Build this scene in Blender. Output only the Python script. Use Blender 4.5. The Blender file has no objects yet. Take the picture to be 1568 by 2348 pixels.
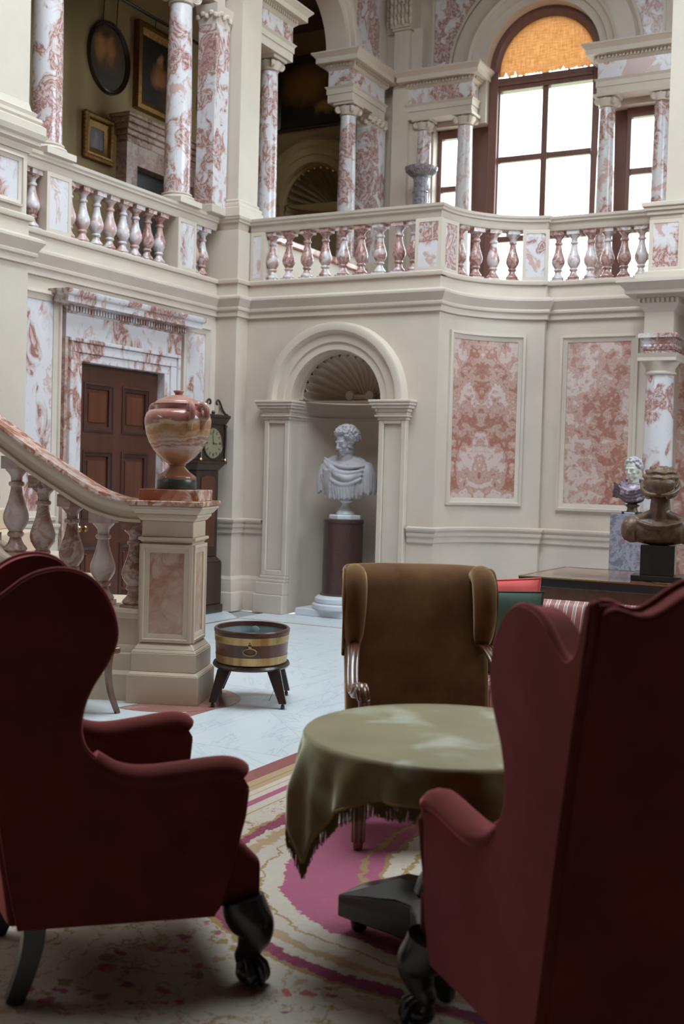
import bpy, bmesh, math, random
from mathutils import Vector, Matrix, noise as mnoise

random.seed(7)
S = bpy.context.scene
COL = S.collection
PI = math.pi
sin, cos = math.sin, math.cos
V = Vector

# ------------------------------------------------------------------ camera
# world: X along the niche wall, Y into its depth, Z up, metres
RIGHT = V((0.88266, 0.46916, 0.02764))
UP = V((-0.03963, 0.01569, 0.99909))
FWD = V((-0.46833, 0.88301, -0.03233))
cam = bpy.data.cameras.new('camera')
cam.sensor_fit = 'VERTICAL'
cam.sensor_height = 36.0
cam.lens = 2679.0 / 2348.0 * 36.0
cam.clip_start = 0.05
cam.clip_end = 400
cam.dof.use_dof = True
cam.dof.focus_distance = 6.6
cam.dof.aperture_fstop = 3.2
camo = bpy.data.objects.new('camera', cam)
COL.objects.link(camo)
_r = RIGHT.normalized()
_f = (FWD - _r * FWD.dot(_r)).normalized()
_u = _r.cross(_f)
M3 = Matrix((_r, _u, -_f)).transposed()
camo.matrix_world = Matrix.Translation((0, 0, 1.5)) @ M3.to_4x4()
S.camera = camo

# ------------------------------------------------------------------ daylight
S.view_settings.view_transform = 'Standard'
S.view_settings.look = 'None'
S.view_settings.gamma = 1.0
S.view_settings.use_curve_mapping = False
S.view_settings.exposure = 1.08
wd = bpy.data.worlds.new('overcast_sky')
S.world = wd
wd.use_nodes = True
bg = wd.node_tree.nodes['Background']
bg.inputs[0].default_value = (0.81, 0.92, 1.0, 1)
bg.inputs[1].default_value = 8.0
S.cycles.max_bounces = 7
S.cycles.diffuse_bounces = 5
S.cycles.glossy_bounces = 3
S.cycles.transmission_bounces = 4
S.cycles.transparent_max_bounces = 12
S.cycles.sample_clamp_indirect = 6.0


def portal(name, loc, rot, sx, sy):
    l = bpy.data.lights.new(name, 'AREA')
    l.shape = 'RECTANGLE'
    l.size, l.size_y = sx, sy
    o = bpy.data.objects.new(name, l)
    COL.objects.link(o)
    o.location = loc
    o.rotation_euler = rot
    l.cycles.is_portal = True
    return o


SKX0, SKX1, SKY0, SKY1, SKZ = -5.6, -1.0, 3.7, 8.9, 9.4
portal('skylight_portal', ((SKX0 + SKX1) / 2, (SKY0 + SKY1) / 2, SKZ + 0.02), (0, 0, 0), SKX1 - SKX0, SKY1 - SKY0)
for _y in (8.0, 10.4):
    portal('side_window_portal', (2.85, _y, 6.0), (0, PI / 2, 0), 4.2, 1.9)
portal('window_portal', (-5.0, 14.85, 5.9), (PI / 2, 0, PI), 3.2, 4.2)

# ------------------------------------------------------------------ helpers
def nd(t, typ, ins=None, **props):
    n = t.nodes.new(typ)
    for k, v in props.items():
        setattr(n, k, v)
    for k, v in (ins or {}).items():
        s = n.inputs[k]
        if isinstance(v, bpy.types.NodeSocket):
            t.links.new(v, s)
        else:
            s.default_value = v
    return n


def math_(t, op, a, b=0.0, clamp=False):
    n = nd(t, 'ShaderNodeMath', {0: a, 1: b}, operation=op)
    n.use_clamp = clamp
    return n.outputs[0]


def mixc(t, f, a, b):
    n = t.nodes.new('ShaderNodeMix')
    n.data_type = 'RGBA'
    for k, v in ((0, f), (6, a), (7, b)):
        if isinstance(v, bpy.types.NodeSocket):
            t.links.new(v, n.inputs[k])
        else:
            n.inputs[k].default_value = v if k == 0 else (*v, 1)
    return n.outputs[2]


def ramp(t, f, stops, interp='LINEAR'):
    n = t.nodes.new('ShaderNodeValToRGB')
    n.color_ramp.interpolation = interp
    e = n.color_ramp.elements
    while len(e) < len(stops):
        e.new(0.5)
    for i, (p, c) in enumerate(stops):
        e[i].position = p
        e[i].color = (*c, 1) if len(c) == 3 else c
    t.links.new(f, n.inputs[0])
    return n.outputs[0]


def newmat(name):
    m = bpy.data.materials.new(name)
    m.use_nodes = True
    t = m.node_tree
    return m, t, t.nodes['Principled BSDF']


def lk(t, b, key, v):
    if isinstance(v, bpy.types.NodeSocket):
        t.links.new(v, b.inputs[key])
    else:
        b.inputs[key].default_value = (*v, 1) if isinstance(v, tuple) and len(v) == 3 else v


def objvec(t, mirror=False, stretch=(1, 1, 1), rnd=True, rot=(0, 0, 0)):
    v = nd(t, 'ShaderNodeTexCoord').outputs['Object']
    if mirror:
        s = nd(t, 'ShaderNodeSeparateXYZ', {0: v})
        v = nd(t, 'ShaderNodeCombineXYZ', {0: math_(t, 'ABSOLUTE', s.outputs[0]), 1: s.outputs[1], 2: s.outputs[2]}).outputs[0]
    v = nd(t, 'ShaderNodeMapping', {0: v, 2: rot, 3: stretch}).outputs[0]
    if rnd:
        r = nd(t, 'ShaderNodeObjectInfo').outputs['Random']
        k = math_(t, 'MULTIPLY', r, 31.7)
        v = nd(t, 'ShaderNodeVectorMath', {0: v, 1: nd(t, 'ShaderNodeCombineXYZ', {0: k, 1: math_(t, 'MULTIPLY', r, 17.3), 2: math_(t, 'MULTIPLY', r, 53.1)}).outputs[0]}, operation='ADD').outputs[0]
    return v


def noise(t, v, scale, detail=4.0, rough=0.55, dist=0.0):
    n = nd(t, 'ShaderNodeTexNoise', {'Vector': v, 'Scale': scale, 'Detail': detail, 'Roughness': rough, 'Distortion': dist})
    return n.outputs['Fac'] if 'Fac' in n.outputs else n.outputs[0]


def marble(name, stops, scale=3.0, dist=1.2, stretch=(1, 1, 1), rough=0.22, mirror=False, patch=0.6, pscale=0.25, rnd=True, rot=(0, 0, 0), detail=7.0):
    m, t, b = newmat(name)
    v = objvec(t, mirror, stretch, rnd, rot)
    a = noise(t, v, scale, detail, 0.62, dist)
    p = noise(t, v, scale * pscale, 3.0, 0.5, dist * 0.6)
    f = math_(t, 'ADD', math_(t, 'MULTIPLY', a, 1 - patch), math_(t, 'MULTIPLY', p, patch))
    lk(t, b, 'Base Color', ramp(t, f, stops))
    b.inputs['Roughness'].default_value = rough
    return m


def plain(name, col, rough=0.5, metal=0.0, var=0.0, scale=8.0, bump=0.0, sheen=0.0, sheen_tint=(1, 1, 1), stretch=(1, 1, 1), coat=0.0, col2=None, spec=None):
    m, t, b = newmat(name)
    if var or bump or col2:
        v = objvec(t, False, stretch)
        f = noise(t, v, scale, 5.0, 0.6)
        c2 = col2 or tuple(c * (1 - var) for c in col)
        lk(t, b, 'Base Color', ramp(t, f, [(0.3, c2), (0.7, col)]))
        if bump:
            bn = nd(t, 'ShaderNodeBump', {'Strength': bump, 'Distance': 0.01, 'Height': f})
            t.links.new(bn.outputs[0], b.inputs['Normal'])
    else:
        lk(t, b, 'Base Color', col)
    b.inputs['Roughness'].default_value = rough
    b.inputs['Metallic'].default_value = metal
    if sheen:
        b.inputs['Sheen Weight'].default_value = sheen
        b.inputs['Sheen Roughness'].default_value = 0.35
        b.inputs['Sheen Tint'].default_value = (*sheen_tint, 1)
    if coat:
        b.inputs['Coat Weight'].default_value = coat
        b.inputs['Coat Roughness'].default_value = 0.12
    if spec is not None:
        b.inputs['Specular IOR Level'].default_value = spec
    return m


M = {}
W1, W2 = (0.63, 0.585, 0.60), (0.54, 0.47, 0.47)
PK, MR, DM = (0.52, 0.34, 0.31), (0.26, 0.105, 0.085), (0.15, 0.05, 0.045)
M['stone'] = plain('cream_stone', (0.60, 0.50, 0.42), 0.6, var=0.12, scale=1.7)
M['breccia'] = marble('pink_breccia', [(0.0, W2), (0.40, PK), (0.425, W1), (0.485, W1), (0.505, W2), (0.52, PK), (0.535, MR), (0.55, PK), (0.565, W2), (0.585, MR), (0.605, PK), (0.625, MR), (0.65, W2), (1, W1)], 6.5, 1.0, (1, 1, 0.8))
M['door_marble'] = marble('white_breccia', [(0.0, W1), (0.395, W1), (0.42, PK), (0.44, W1), (0.51, W1), (0.535, W2), (0.555, PK), (0.575, MR), (0.60, PK), (0.64, W1), (1, W1)], 6.0, 1.1, (1, 1, 0.6), rot=(0.3, 0, 0))
M['stair_marble'] = marble('brown_breccia', [(0.0, (0.58, 0.47, 0.43)), (0.42, (0.56, 0.43, 0.38)), (0.47, (0.48, 0.33, 0.28)), (0.51, (0.36, 0.20, 0.155)), (0.54, (0.50, 0.36, 0.31)), (0.58, (0.26, 0.12, 0.09)), (0.64, (0.34, 0.19, 0.15)), (1, (0.30, 0.16, 0.13))], 8.0, 0.8)
M['rosso'] = marble('rosso_panel', [(0.0, (0.30, 0.13, 0.095)), (0.38, (0.38, 0.19, 0.145)), (0.44, (0.60, 0.46, 0.42)), (0.475, (0.55, 0.40, 0.36)), (0.495, (0.42, 0.22, 0.17)), (0.515, (0.52, 0.35, 0.30)), (0.54, (0.38, 0.18, 0.135)), (0.575, (0.33, 0.13, 0.095)), (0.61, (0.50, 0.30, 0.25)), (0.66, (0.60, 0.46, 0.42)), (1, (0.68, 0.58, 0.56))], 9.0, 0.3, mirror=True, patch=0.55, pscale=0.17, detail=12.0)
M['rosso_plain'] = M['rosso'].copy()
M['rosso_plain'].name = 'rosso_panel_plain'
for _n in M['rosso_plain'].node_tree.nodes:
    if _n.type == 'MATH' and _n.operation == 'ABSOLUTE':
        _n.operation = 'ADD'
        _n.inputs[1].default_value = 3.3
M['peach'] = marble('peach_marble', [(0.0, (0.58, 0.38, 0.29)), (0.42, (0.60, 0.42, 0.33)), (0.52, (0.50, 0.30, 0.22)), (0.58, (0.42, 0.20, 0.13)), (0.64, (0.56, 0.38, 0.3)), (1, (0.6, 0.42, 0.34))], 7.0, 1.0)
M['red_slab'] = marble('red_onyx_slab', [(0.0, (0.30, 0.08, 0.04)), (0.42, (0.33, 0.10, 0.05)), (0.48, (0.50, 0.25, 0.17)), (0.52, (0.66, 0.52, 0.45)), (0.56, (0.36, 0.12, 0.06)), (0.64, (0.22, 0.06, 0.03)), (1, (0.5, 0.26, 0.18))], 9.0, 1.0, rough=0.18)
M['floor_red'] = marble('red_floor_band', [(0.0, (0.30, 0.11, 0.085)), (0.5, (0.36, 0.16, 0.13)), (0.6, (0.46, 0.27, 0.23)), (1, (0.3, 0.1, 0.08))], 14.0, 1.0)
M['baluster'] = marble('baluster_marble', [(0.0, W2), (0.42, PK), (0.45, W1), (0.49, W2), (0.51, PK), (0.535, MR), (0.56, PK), (0.60, MR), (0.66, PK), (1, MR)], 7.0, 0.9)
M['floor_white'] = marble('white_floor_marble', [(0.0, (0.62, 0.64, 0.66)), (0.485, (0.61, 0.635, 0.66)), (0.50, (0.48, 0.51, 0.54)), (0.515, (0.61, 0.635, 0.655)), (1, (0.65, 0.67, 0.68))], 5.5, 0.7, (1, 0.22, 1), patch=0.25, rough=0.28)
M['grout'] = plain('floor_joint', (0.30, 0.29, 0.28), 0.8)
M['statuary'] = plain('grey_white_statuary', (0.47, 0.435, 0.455), 0.45, var=0.22, scale=9)
M['socle'] = plain('white_socle', (0.66, 0.67, 0.70), 0.35, var=0.1)
M['porphyry'] = plain('dark_porphyry', (0.085, 0.045, 0.040), 0.3, var=0.35, scale=60)
M['bluegrey'] = marble('blue_grey_marble', [(0.0, (0.13, 0.115, 0.14)), (0.45, (0.17, 0.155, 0.19)), (0.52, (0.32, 0.30, 0.35)), (0.57, (0.20, 0.15, 0.17)), (1, (0.34, 0.30, 0.34))], 16.0, 0.6, patch=0.4)
M['purple'] = marble('purple_breccia', [(0.0, (0.05, 0.025, 0.03)), (0.48, (0.075, 0.04, 0.05)), (0.545, (0.34, 0.27, 0.34)), (0.58, (0.09, 0.045, 0.055)), (1, (0.2, 0.12, 0.15))], 22.0, 0.8)
M['pale_head'] = plain('pale_head_marble', (0.60, 0.55, 0.48), 0.4, var=0.2, scale=18)
M['black_marble'] = plain('black_marble', (0.035, 0.032, 0.026), 0.25, var=0.4, scale=6)
M['green_marble'] = plain('dark_green_marble', (0.055, 0.055, 0.045), 0.3, var=0.4, scale=14)
M['bronze'] = plain('brown_patina', (0.19, 0.105, 0.055), 0.42, var=0.5, scale=30, col2=(0.075, 0.038, 0.020), bump=0.25)
M['stair_stone'] = plain('stair_stone', (0.64, 0.49, 0.36), 0.55, var=0.1, scale=4)


def wood(name, c1, c2, rough=0.35, axis=2, scale=9.0, coat=0.3):
    st = [14, 14, 14]
    st[axis] = 1.0
    m, t, b = newmat(name)
    v = objvec(t, False, tuple(st))
    f = noise(t, v, scale / 9.0, 5, 0.6, 0.4)
    lk(t, b, 'Base Color', ramp(t, f, [(0.3, c1), (0.7, c2)]))
    b.inputs['Roughness'].default_value = rough
    b.inputs['Coat Weight'].default_value = coat
    b.inputs['Coat Roughness'].default_value = 0.15
    return m


M['mahogany'] = wood('mahogany', (0.052, 0.015, 0.009), (0.085, 0.026, 0.014), 0.4)
M['mahogany_panel'] = wood('mahogany_panel', (0.075, 0.020, 0.010), (0.12, 0.036, 0.017), 0.35)
M['mahogany_moulding'] = wood('mahogany_moulding', (0.035, 0.013, 0.009), (0.06, 0.022, 0.013), 0.35)
M['dark_wood'] = wood('dark_wood', (0.020, 0.011, 0.008), (0.045, 0.022, 0.014), 0.35)
M['clock_door'] = wood('clock_door_wood', (0.065, 0.018, 0.010), (0.10, 0.030, 0.014), 0.4)
M['ebony'] = plain('ebony', (0.014, 0.013, 0.012), 0.28, coat=0.4)
M['walnut'] = wood('walnut', (0.095, 0.032, 0.014), (0.17, 0.065, 0.030), 0.28, 1, coat=0.7)
M['window_wood'] = wood('window_wood', (0.12, 0.042, 0.028), (0.17, 0.065, 0.045), 0.45)
M['brass'] = plain('brass', (0.58, 0.39, 0.17), 0.28, 1.0, var=0.45, scale=12, stretch=(1, 1, 0.15))
M['gilt'] = plain('old_gilt', (0.30, 0.155, 0.05), 0.45, 0.7, var=0.4, scale=20)
M['zinc'] = plain('zinc_liner', (0.26, 0.31, 0.32), 0.5, 0.0, var=0.35, scale=9, stretch=(1, 1, 0.3))
M['red_velvet'] = plain('red_velvet', (0.145, 0.033, 0.025), 0.85, var=0.35, scale=5, sheen=1.0, sheen_tint=(1.0, 0.27, 0.30), spec=0.08)
M['brown_velvet'] = plain('brown_velvet', (0.19, 0.100, 0.036), 0.8, sheen=0.9, sheen_tint=(1.0, 0.72, 0.42), spec=0.12, scale=5, col2=(0.105, 0.036, 0.016))
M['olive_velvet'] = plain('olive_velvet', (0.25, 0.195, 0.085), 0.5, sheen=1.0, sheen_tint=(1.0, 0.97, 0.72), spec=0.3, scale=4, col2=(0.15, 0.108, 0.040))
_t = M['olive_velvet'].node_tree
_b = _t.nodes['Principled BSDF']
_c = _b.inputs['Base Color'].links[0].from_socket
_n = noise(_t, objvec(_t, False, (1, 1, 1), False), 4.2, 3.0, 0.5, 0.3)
lk(_t, _b, 'Base Color', mixc(_t, ramp(_t, _n, [(0.52, (0, 0, 0)), (0.80, (1, 1, 1))]), _c, (0.58, 0.60, 0.50)))  # pale patches: window reflections and wear, both mixed into the velvet colour
M['gold_braid'] = plain('gold_braid', (0.33, 0.17, 0.045), 0.6, var=0.3, scale=60)
M['fringe'] = plain('olive_fringe', (0.13, 0.085, 0.025), 0.8, var=0.4, scale=90)
M['red_cushion'] = plain('coral_red_cloth', (0.66, 0.085, 0.075), 0.8, var=0.12, scale=5, sheen=0.3, sheen_tint=(1, 0.6, 0.6))
M['green_cushion'] = plain('dark_green_velvet', (0.022, 0.045, 0.022), 0.8, var=0.3, scale=5, sheen=0.4, sheen_tint=(0.7, 1, 0.7))
M['piping'] = plain('dark_piping', (0.02, 0.015, 0.012), 0.7)
M['ochre'] = plain('ochre_plaster', (0.36, 0.25, 0.125), 0.8, var=0.1, scale=2)
M['dark_ceiling'] = wood('dark_ceiling_wood', (0.10, 0.055, 0.028), (0.14, 0.08, 0.04), 0.7, 0, coat=0)
M['hall_plaster'] = plain('hall_plaster', (0.10, 0.07, 0.05), 0.8, var=0.08, scale=2)
M['dial'] = plain('clock_dial', (0.25, 0.205, 0.125), 0.5, var=0.2, scale=12)
M['ink'] = plain('dial_ink', (0.04, 0.045, 0.035), 0.5)
M['leaf_far'] = plain('far_leaves', (0.20, 0.36, 0.20), 0.8, var=0.4, scale=3)
M['bark'] = plain('bark', (0.12, 0.09, 0.07), 0.9)
M['gravel'] = plain('gravel', (0.42, 0.39, 0.35), 0.9, var=0.2)
M['lawn'] = plain('lawn', (0.12, 0.22, 0.07), 0.9, var=0.3)
M['ivory_key'] = plain('dull_ivory', (0.55, 0.5, 0.4), 0.4)


def glass_mat():
    m, t, b = newmat('window_glass')
    t.nodes.remove(b)
    tr = nd(t, 'ShaderNodeBsdfTransparent', {0: (0.96, 0.98, 0.98, 1)})
    gl = nd(t, 'ShaderNodeBsdfGlossy', {0: (1, 1, 1, 1), 1: 0.02})
    mx = nd(t, 'ShaderNodeMixShader', {0: 0.06, 1: tr.outputs[0], 2: gl.outputs[0]})
    t.links.new(mx.outputs[0], t.nodes['Material Output'].inputs[0])
    return m


M['glass'] = glass_mat()


def blind_mat():
    m, t, b = newmat('woven_blind')
    v = objvec(t, False, (1, 1, 1), False)
    f = noise(t, nd(t, 'ShaderNodeMapping', {0: v, 3: (60, 1, 6)}).outputs[0], 1.0, 4)
    g = noise(t, nd(t, 'ShaderNodeMapping', {0: v, 3: (7, 1, 70)}).outputs[0], 1.0, 3)
    k = math_(t, 'ADD', math_(t, 'MULTIPLY', f, 0.5), math_(t, 'MULTIPLY', g, 0.5))
    c = ramp(t, k, [(0.35, (0.36, 0.205, 0.10)), (0.65, (0.55, 0.37, 0.225))])
    df = nd(t, 'ShaderNodeBsdfDiffuse', {0: c})
    tl = nd(t, 'ShaderNodeBsdfTranslucent', {0: c})
    mx = nd(t, 'ShaderNodeMixShader', {0: 0.75, 1: df.outputs[0], 2: tl.outputs[0]})
    t.nodes.remove(b)
    t.links.new(mx.outputs[0], t.nodes['Material Output'].inputs[0])
    return m


M['blind'] = blind_mat()


def stripe_mat():
    m, t, b = newmat('striped_silk')
    v = nd(t, 'ShaderNodeTexCoord').outputs['Object']
    s = nd(t, 'ShaderNodeSeparateXYZ', {0: v})
    f = math_(t, 'FRACT', math_(t, 'MULTIPLY', s.outputs[0], 19.0))
    R, W, P = (0.30, 0.075, 0.055), (0.66, 0.58, 0.55), (0.46, 0.26, 0.22)
    c = ramp(t, f, [(0, R), (0.30, W), (0.38, R), (0.44, P), (0.56, R), (0.62, W), (0.72, R)], 'CONSTANT')
    lk(t, b, 'Base Color', c)
    b.inputs['Roughness'].default_value = 0.5
    b.inputs['Sheen Weight'].default_value = 0.25
    return m


M['stripe'] = stripe_mat()


def onyx_mat():
    m, t, b = newmat('banded_onyx')
    v = nd(t, 'ShaderNodeTexCoord').outputs['Object']
    n1 = noise(t, v, 5.0, 5, 0.6)
    s = nd(t, 'ShaderNodeSeparateXYZ', {0: v})
    f = math_(t, 'ADD', s.outputs[2], math_(t, 'MULTIPLY', math_(t, 'SUBTRACT', n1, 0.5), 0.14))
    f = math_(t, 'ADD', f, math_(t, 'MULTIPLY', s.outputs[0], 0.12))
    n2 = noise(t, nd(t, 'ShaderNodeMapping', {0: v, 3: (6, 6, 60)}).outputs[0], 1.0, 5)
    f = math_(t, 'ADD', math_(t, 'MULTIPLY', math_(t, 'SUBTRACT', f, 0.2), 2.2), math_(t, 'MULTIPLY', math_(t, 'SUBTRACT', n2, 0.5), 0.10))
    f = math_(t, 'SUBTRACT', f, 0.0)
    c = ramp(t, f, [(0.0, (0.27, 0.11, 0.06)), (0.20, (0.34, 0.16, 0.08)), (0.30, (0.46, 0.27, 0.20)), (0.335, (0.20, 0.075, 0.045)), (0.36, (0.46, 0.27, 0.2)), (0.40, (0.24, 0.10, 0.06)), (0.425, (0.50, 0.30, 0.22)),
                    (0.47, (0.36, 0.17, 0.08)), (0.50, (0.43, 0.25, 0.14)), (0.53, (0.33, 0.16, 0.065)), (0.60, (0.36, 0.18, 0.075)), (0.64, (0.50, 0.33, 0.21)), (0.68, (0.22, 0.09, 0.065)), (0.78, (0.34, 0.13, 0.10)), (0.9, (0.44, 0.23, 0.19)), (1, (0.40, 0.19, 0.15))])
    lk(t, b, 'Base Color', c)
    b.inputs['Roughness'].default_value = 0.16
    return m


M['onyx'] = onyx_mat()


def carpet_mat():
    m, t, b = newmat('floral_carpet')
    v = nd(t, 'ShaderNodeTexCoord').outputs['Object']     # object origin = left near corner, world aligned
    wn = nd(t, 'ShaderNodeTexNoise', {'Vector': v, 'Scale': 7.0, 'Detail': 8.0, 'Roughness': 0.72})
    off = nd(t, 'ShaderNodeVectorMath', {0: wn.outputs['Color'], 1: (0.5, 0.5, 0.5)}, operation='SUBTRACT').outputs[0]
    off2 = nd(t, 'ShaderNodeVectorMath', {0: off, 3: 0.16}, operation='SCALE').outputs[0]
    p = nd(t, 'ShaderNodeVectorMath', {0: v, 1: off2}, operation='ADD').outputs[0]
    s = nd(t, 'ShaderNodeSeparateXYZ', {0: p})
    s0 = nd(t, 'ShaderNodeSeparateXYZ', {0: v})
    x, y = s.outputs[0], s.outputs[1]
    CR, GD, MG, MD = (0.47, 0.39, 0.32), (0.30, 0.185, 0.08), (0.32, 0.085, 0.14), (0.22, 0.045, 0.085)
    TN, DP = (0.38, 0.25, 0.15), (0.24, 0.085, 0.075)
    # oval ring of the centre, in carpet coordinates
    cx, cy, ra, rb = 2.30, 4.45, 1.42, 1.30
    ax = math_(t, 'POWER', math_(t, 'ABSOLUTE', math_(t, 'DIVIDE', math_(t, 'SUBTRACT', x, cx), ra)), 3.4)
    ay = math_(t, 'POWER', math_(t, 'ABSOLUTE', math_(t, 'DIVIDE', math_(t, 'SUBTRACT', y, cy), rb)), 3.4)
    d = math_(t, 'POWER', math_(t, 'ADD', ax, ay), 0.2941)
    ring = ramp(t, math_(t, 'MULTIPLY', d, 0.5), [(0.0, CR), (0.372, GD), (0.380, CR), (0.405, GD), (0.411, MG), (0.432, GD), (0.440, MG), (0.53, CR), (0.552, GD), (0.558, CR), (0.575, TN), (0.592, CR), (0.602, MD), (0.622, GD), (0.630, CR)], 'CONSTANT')
    # flowers and leaves in the cream ground
    vo = nd(t, 'ShaderNodeTexVoronoi', {'Vector': p, 'Scale': 13.0})
    fl = nd(t, 'ShaderNodeMath', {0: vo.outputs['Distance'], 1: 0.30}, operation='LESS_THAN').outputs[0]
    pick = nd(t, 'ShaderNodeSeparateColor', {0: vo.outputs['Color']}).outputs[0]
    flc = ramp(t, pick, [(0.0, MG), (0.3, (0.42, 0.12, 0.10)), (0.5, TN), (0.7, GD), (0.85, (0.24, 0.22, 0.12))], 'CONSTANT')
    fm = noise(t, v, 2.6, 2)
    fmask = math_(t, 'MULTIPLY', fl, nd(t, 'ShaderNodeMath', {0: fm, 1: 0.5}, operation='GREATER_THAN').outputs[0])
    sc = noise(t, p, 3.8, 2.0, 0.5, 2.0)
    scroll = nd(t, 'ShaderNodeMath', {0: math_(t, 'ABSOLUTE', math_(t, 'SUBTRACT', sc, 0.5)), 1: 0.011}, operation='LESS_THAN').outputs[0]
    isring = nd(t, 'ShaderNodeMath', {0: d, 1: 1.27}, operation='LESS_THAN').outputs[0]
    ground = mixc(t, scroll, CR, GD)
    ground = mixc(t, fmask, ground, flc)
    inner = nd(t, 'ShaderNodeMath', {0: d, 1: 0.73}, operation='LESS_THAN').outputs[0]
    c = mixc(t, isring, ground, ring)
    c = mixc(t, math_(t, 'MULTIPLY', inner, 1.0), c, ground)
    # straight border: distance to the nearest side
    bx = math_(t, 'MINIMUM', s0.outputs[0], math_(t, 'SUBTRACT', 4.6, s0.outputs[0]))
    by = math_(t, 'MINIMUM', s0.outputs[1], math_(t, 'SUBTRACT', 6.45, s0.outputs[1]))
    bd = math_(t, 'MINIMUM', bx, by)
    border = ramp(t, bd, [(0.0, DP), (0.10, DP), (0.105, TN), (0.155, GD), (0.165, TN), (0.20, CR), (0.235, TN), (0.245, CR), (0.285, MG), (0.325, CR), (0.38, GD), (0.39, CR), (0.42, CR)], 'CONSTANT')
    isb = nd(t, 'ShaderNodeMath', {0: bd, 1: 0.40}, operation='LESS_THAN').outputs[0]
    c = mixc(t, isb, c, border)
    pile = noise(t, v, 45.0, 3)
    c = mixc(t, math_(t, 'MULTIPLY', math_(t, 'SUBTRACT', pile, 0.35), 0.45, True), c, (0.28, 0.20, 0.15))
    lk(t, b, 'Base Color', c)
    b.inputs['Roughness'].default_value = 0.95
    b.inputs['Specular IOR Level'].default_value = 0.1
    bn = nd(t, 'ShaderNodeBump', {'Strength': 0.4, 'Distance': 0.004, 'Height': pile})
    t.links.new(bn.outputs[0], b.inputs['Normal'])
    return m


M['carpet'] = carpet_mat()


def marquetry_mat():
    m, t, b = newmat('marquetry')
    v = nd(t, 'ShaderNodeTexCoord').outputs['Object']
    vo = nd(t, 'ShaderNodeTexVoronoi', {'Vector': v, 'Scale': 9.0}, distance='MANHATTAN')
    f = noise(t, v, 7.0, 4, 0.6, 1.5)
    k = math_(t, 'ADD', math_(t, 'MULTIPLY', f, 0.6), math_(t, 'MULTIPLY', vo.outputs['Distance'], 0.4))
    c = ramp(t, k, [(0.30, (0.06, 0.018, 0.010)), (0.45, (0.17, 0.06, 0.035)), (0.55, (0.30, 0.17, 0.12)), (0.62, (0.09, 0.025, 0.012))])
    lk(t, b, 'Base Color', c)
    b.inputs['Roughness'].default_value = 0.16
    b.inputs['Coat Weight'].default_value = 0.6
    return m


M['marquetry'] = marquetry_mat()


def picture_mat(name, back, blobs):
    """soft painted shapes on a canvas: object X across, object Z up"""
    m, t, b = newmat(name)
    v = nd(t, 'ShaderNodeTexCoord').outputs['Object']
    n = nd(t, 'ShaderNodeTexNoise', {'Vector': v, 'Scale': 6.0, 'Detail': 4.0})
    o = nd(t, 'ShaderNodeVectorMath', {0: n.outputs['Color'], 1: (0.5, 0.5, 0.5)}, operation='SUBTRACT').outputs[0]
    o = nd(t, 'ShaderNodeVectorMath', {0: o, 3: 0.22}, operation='SCALE').outputs[0]
    v = nd(t, 'ShaderNodeVectorMath', {0: v, 1: o}, operation='ADD').outputs[0]
    c = mixc(t, n.outputs['Fac'] if 'Fac' in n.outputs else n.outputs[0], tuple(q * 0.6 for q in back), tuple(q * 1.3 for q in back))
    for (x, z, rx, rz, colr) in blobs:
        mp = nd(t, 'ShaderNodeMapping', {0: v, 1: (-x / rx, 0, -z / rz), 3: (1 / rx, 0, 1 / rz)}).outputs[0]
        L = nd(t, 'ShaderNodeVectorMath', {0: mp}, operation='LENGTH').outputs['Value']
        c = mixc(t, ramp(t, L, [(0.35, (1, 1, 1)), (1.0, (0, 0, 0))]), c, colr)
    lk(t, b, 'Base Color', c)
    b.inputs['Roughness'].default_value = 0.4
    return m


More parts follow.
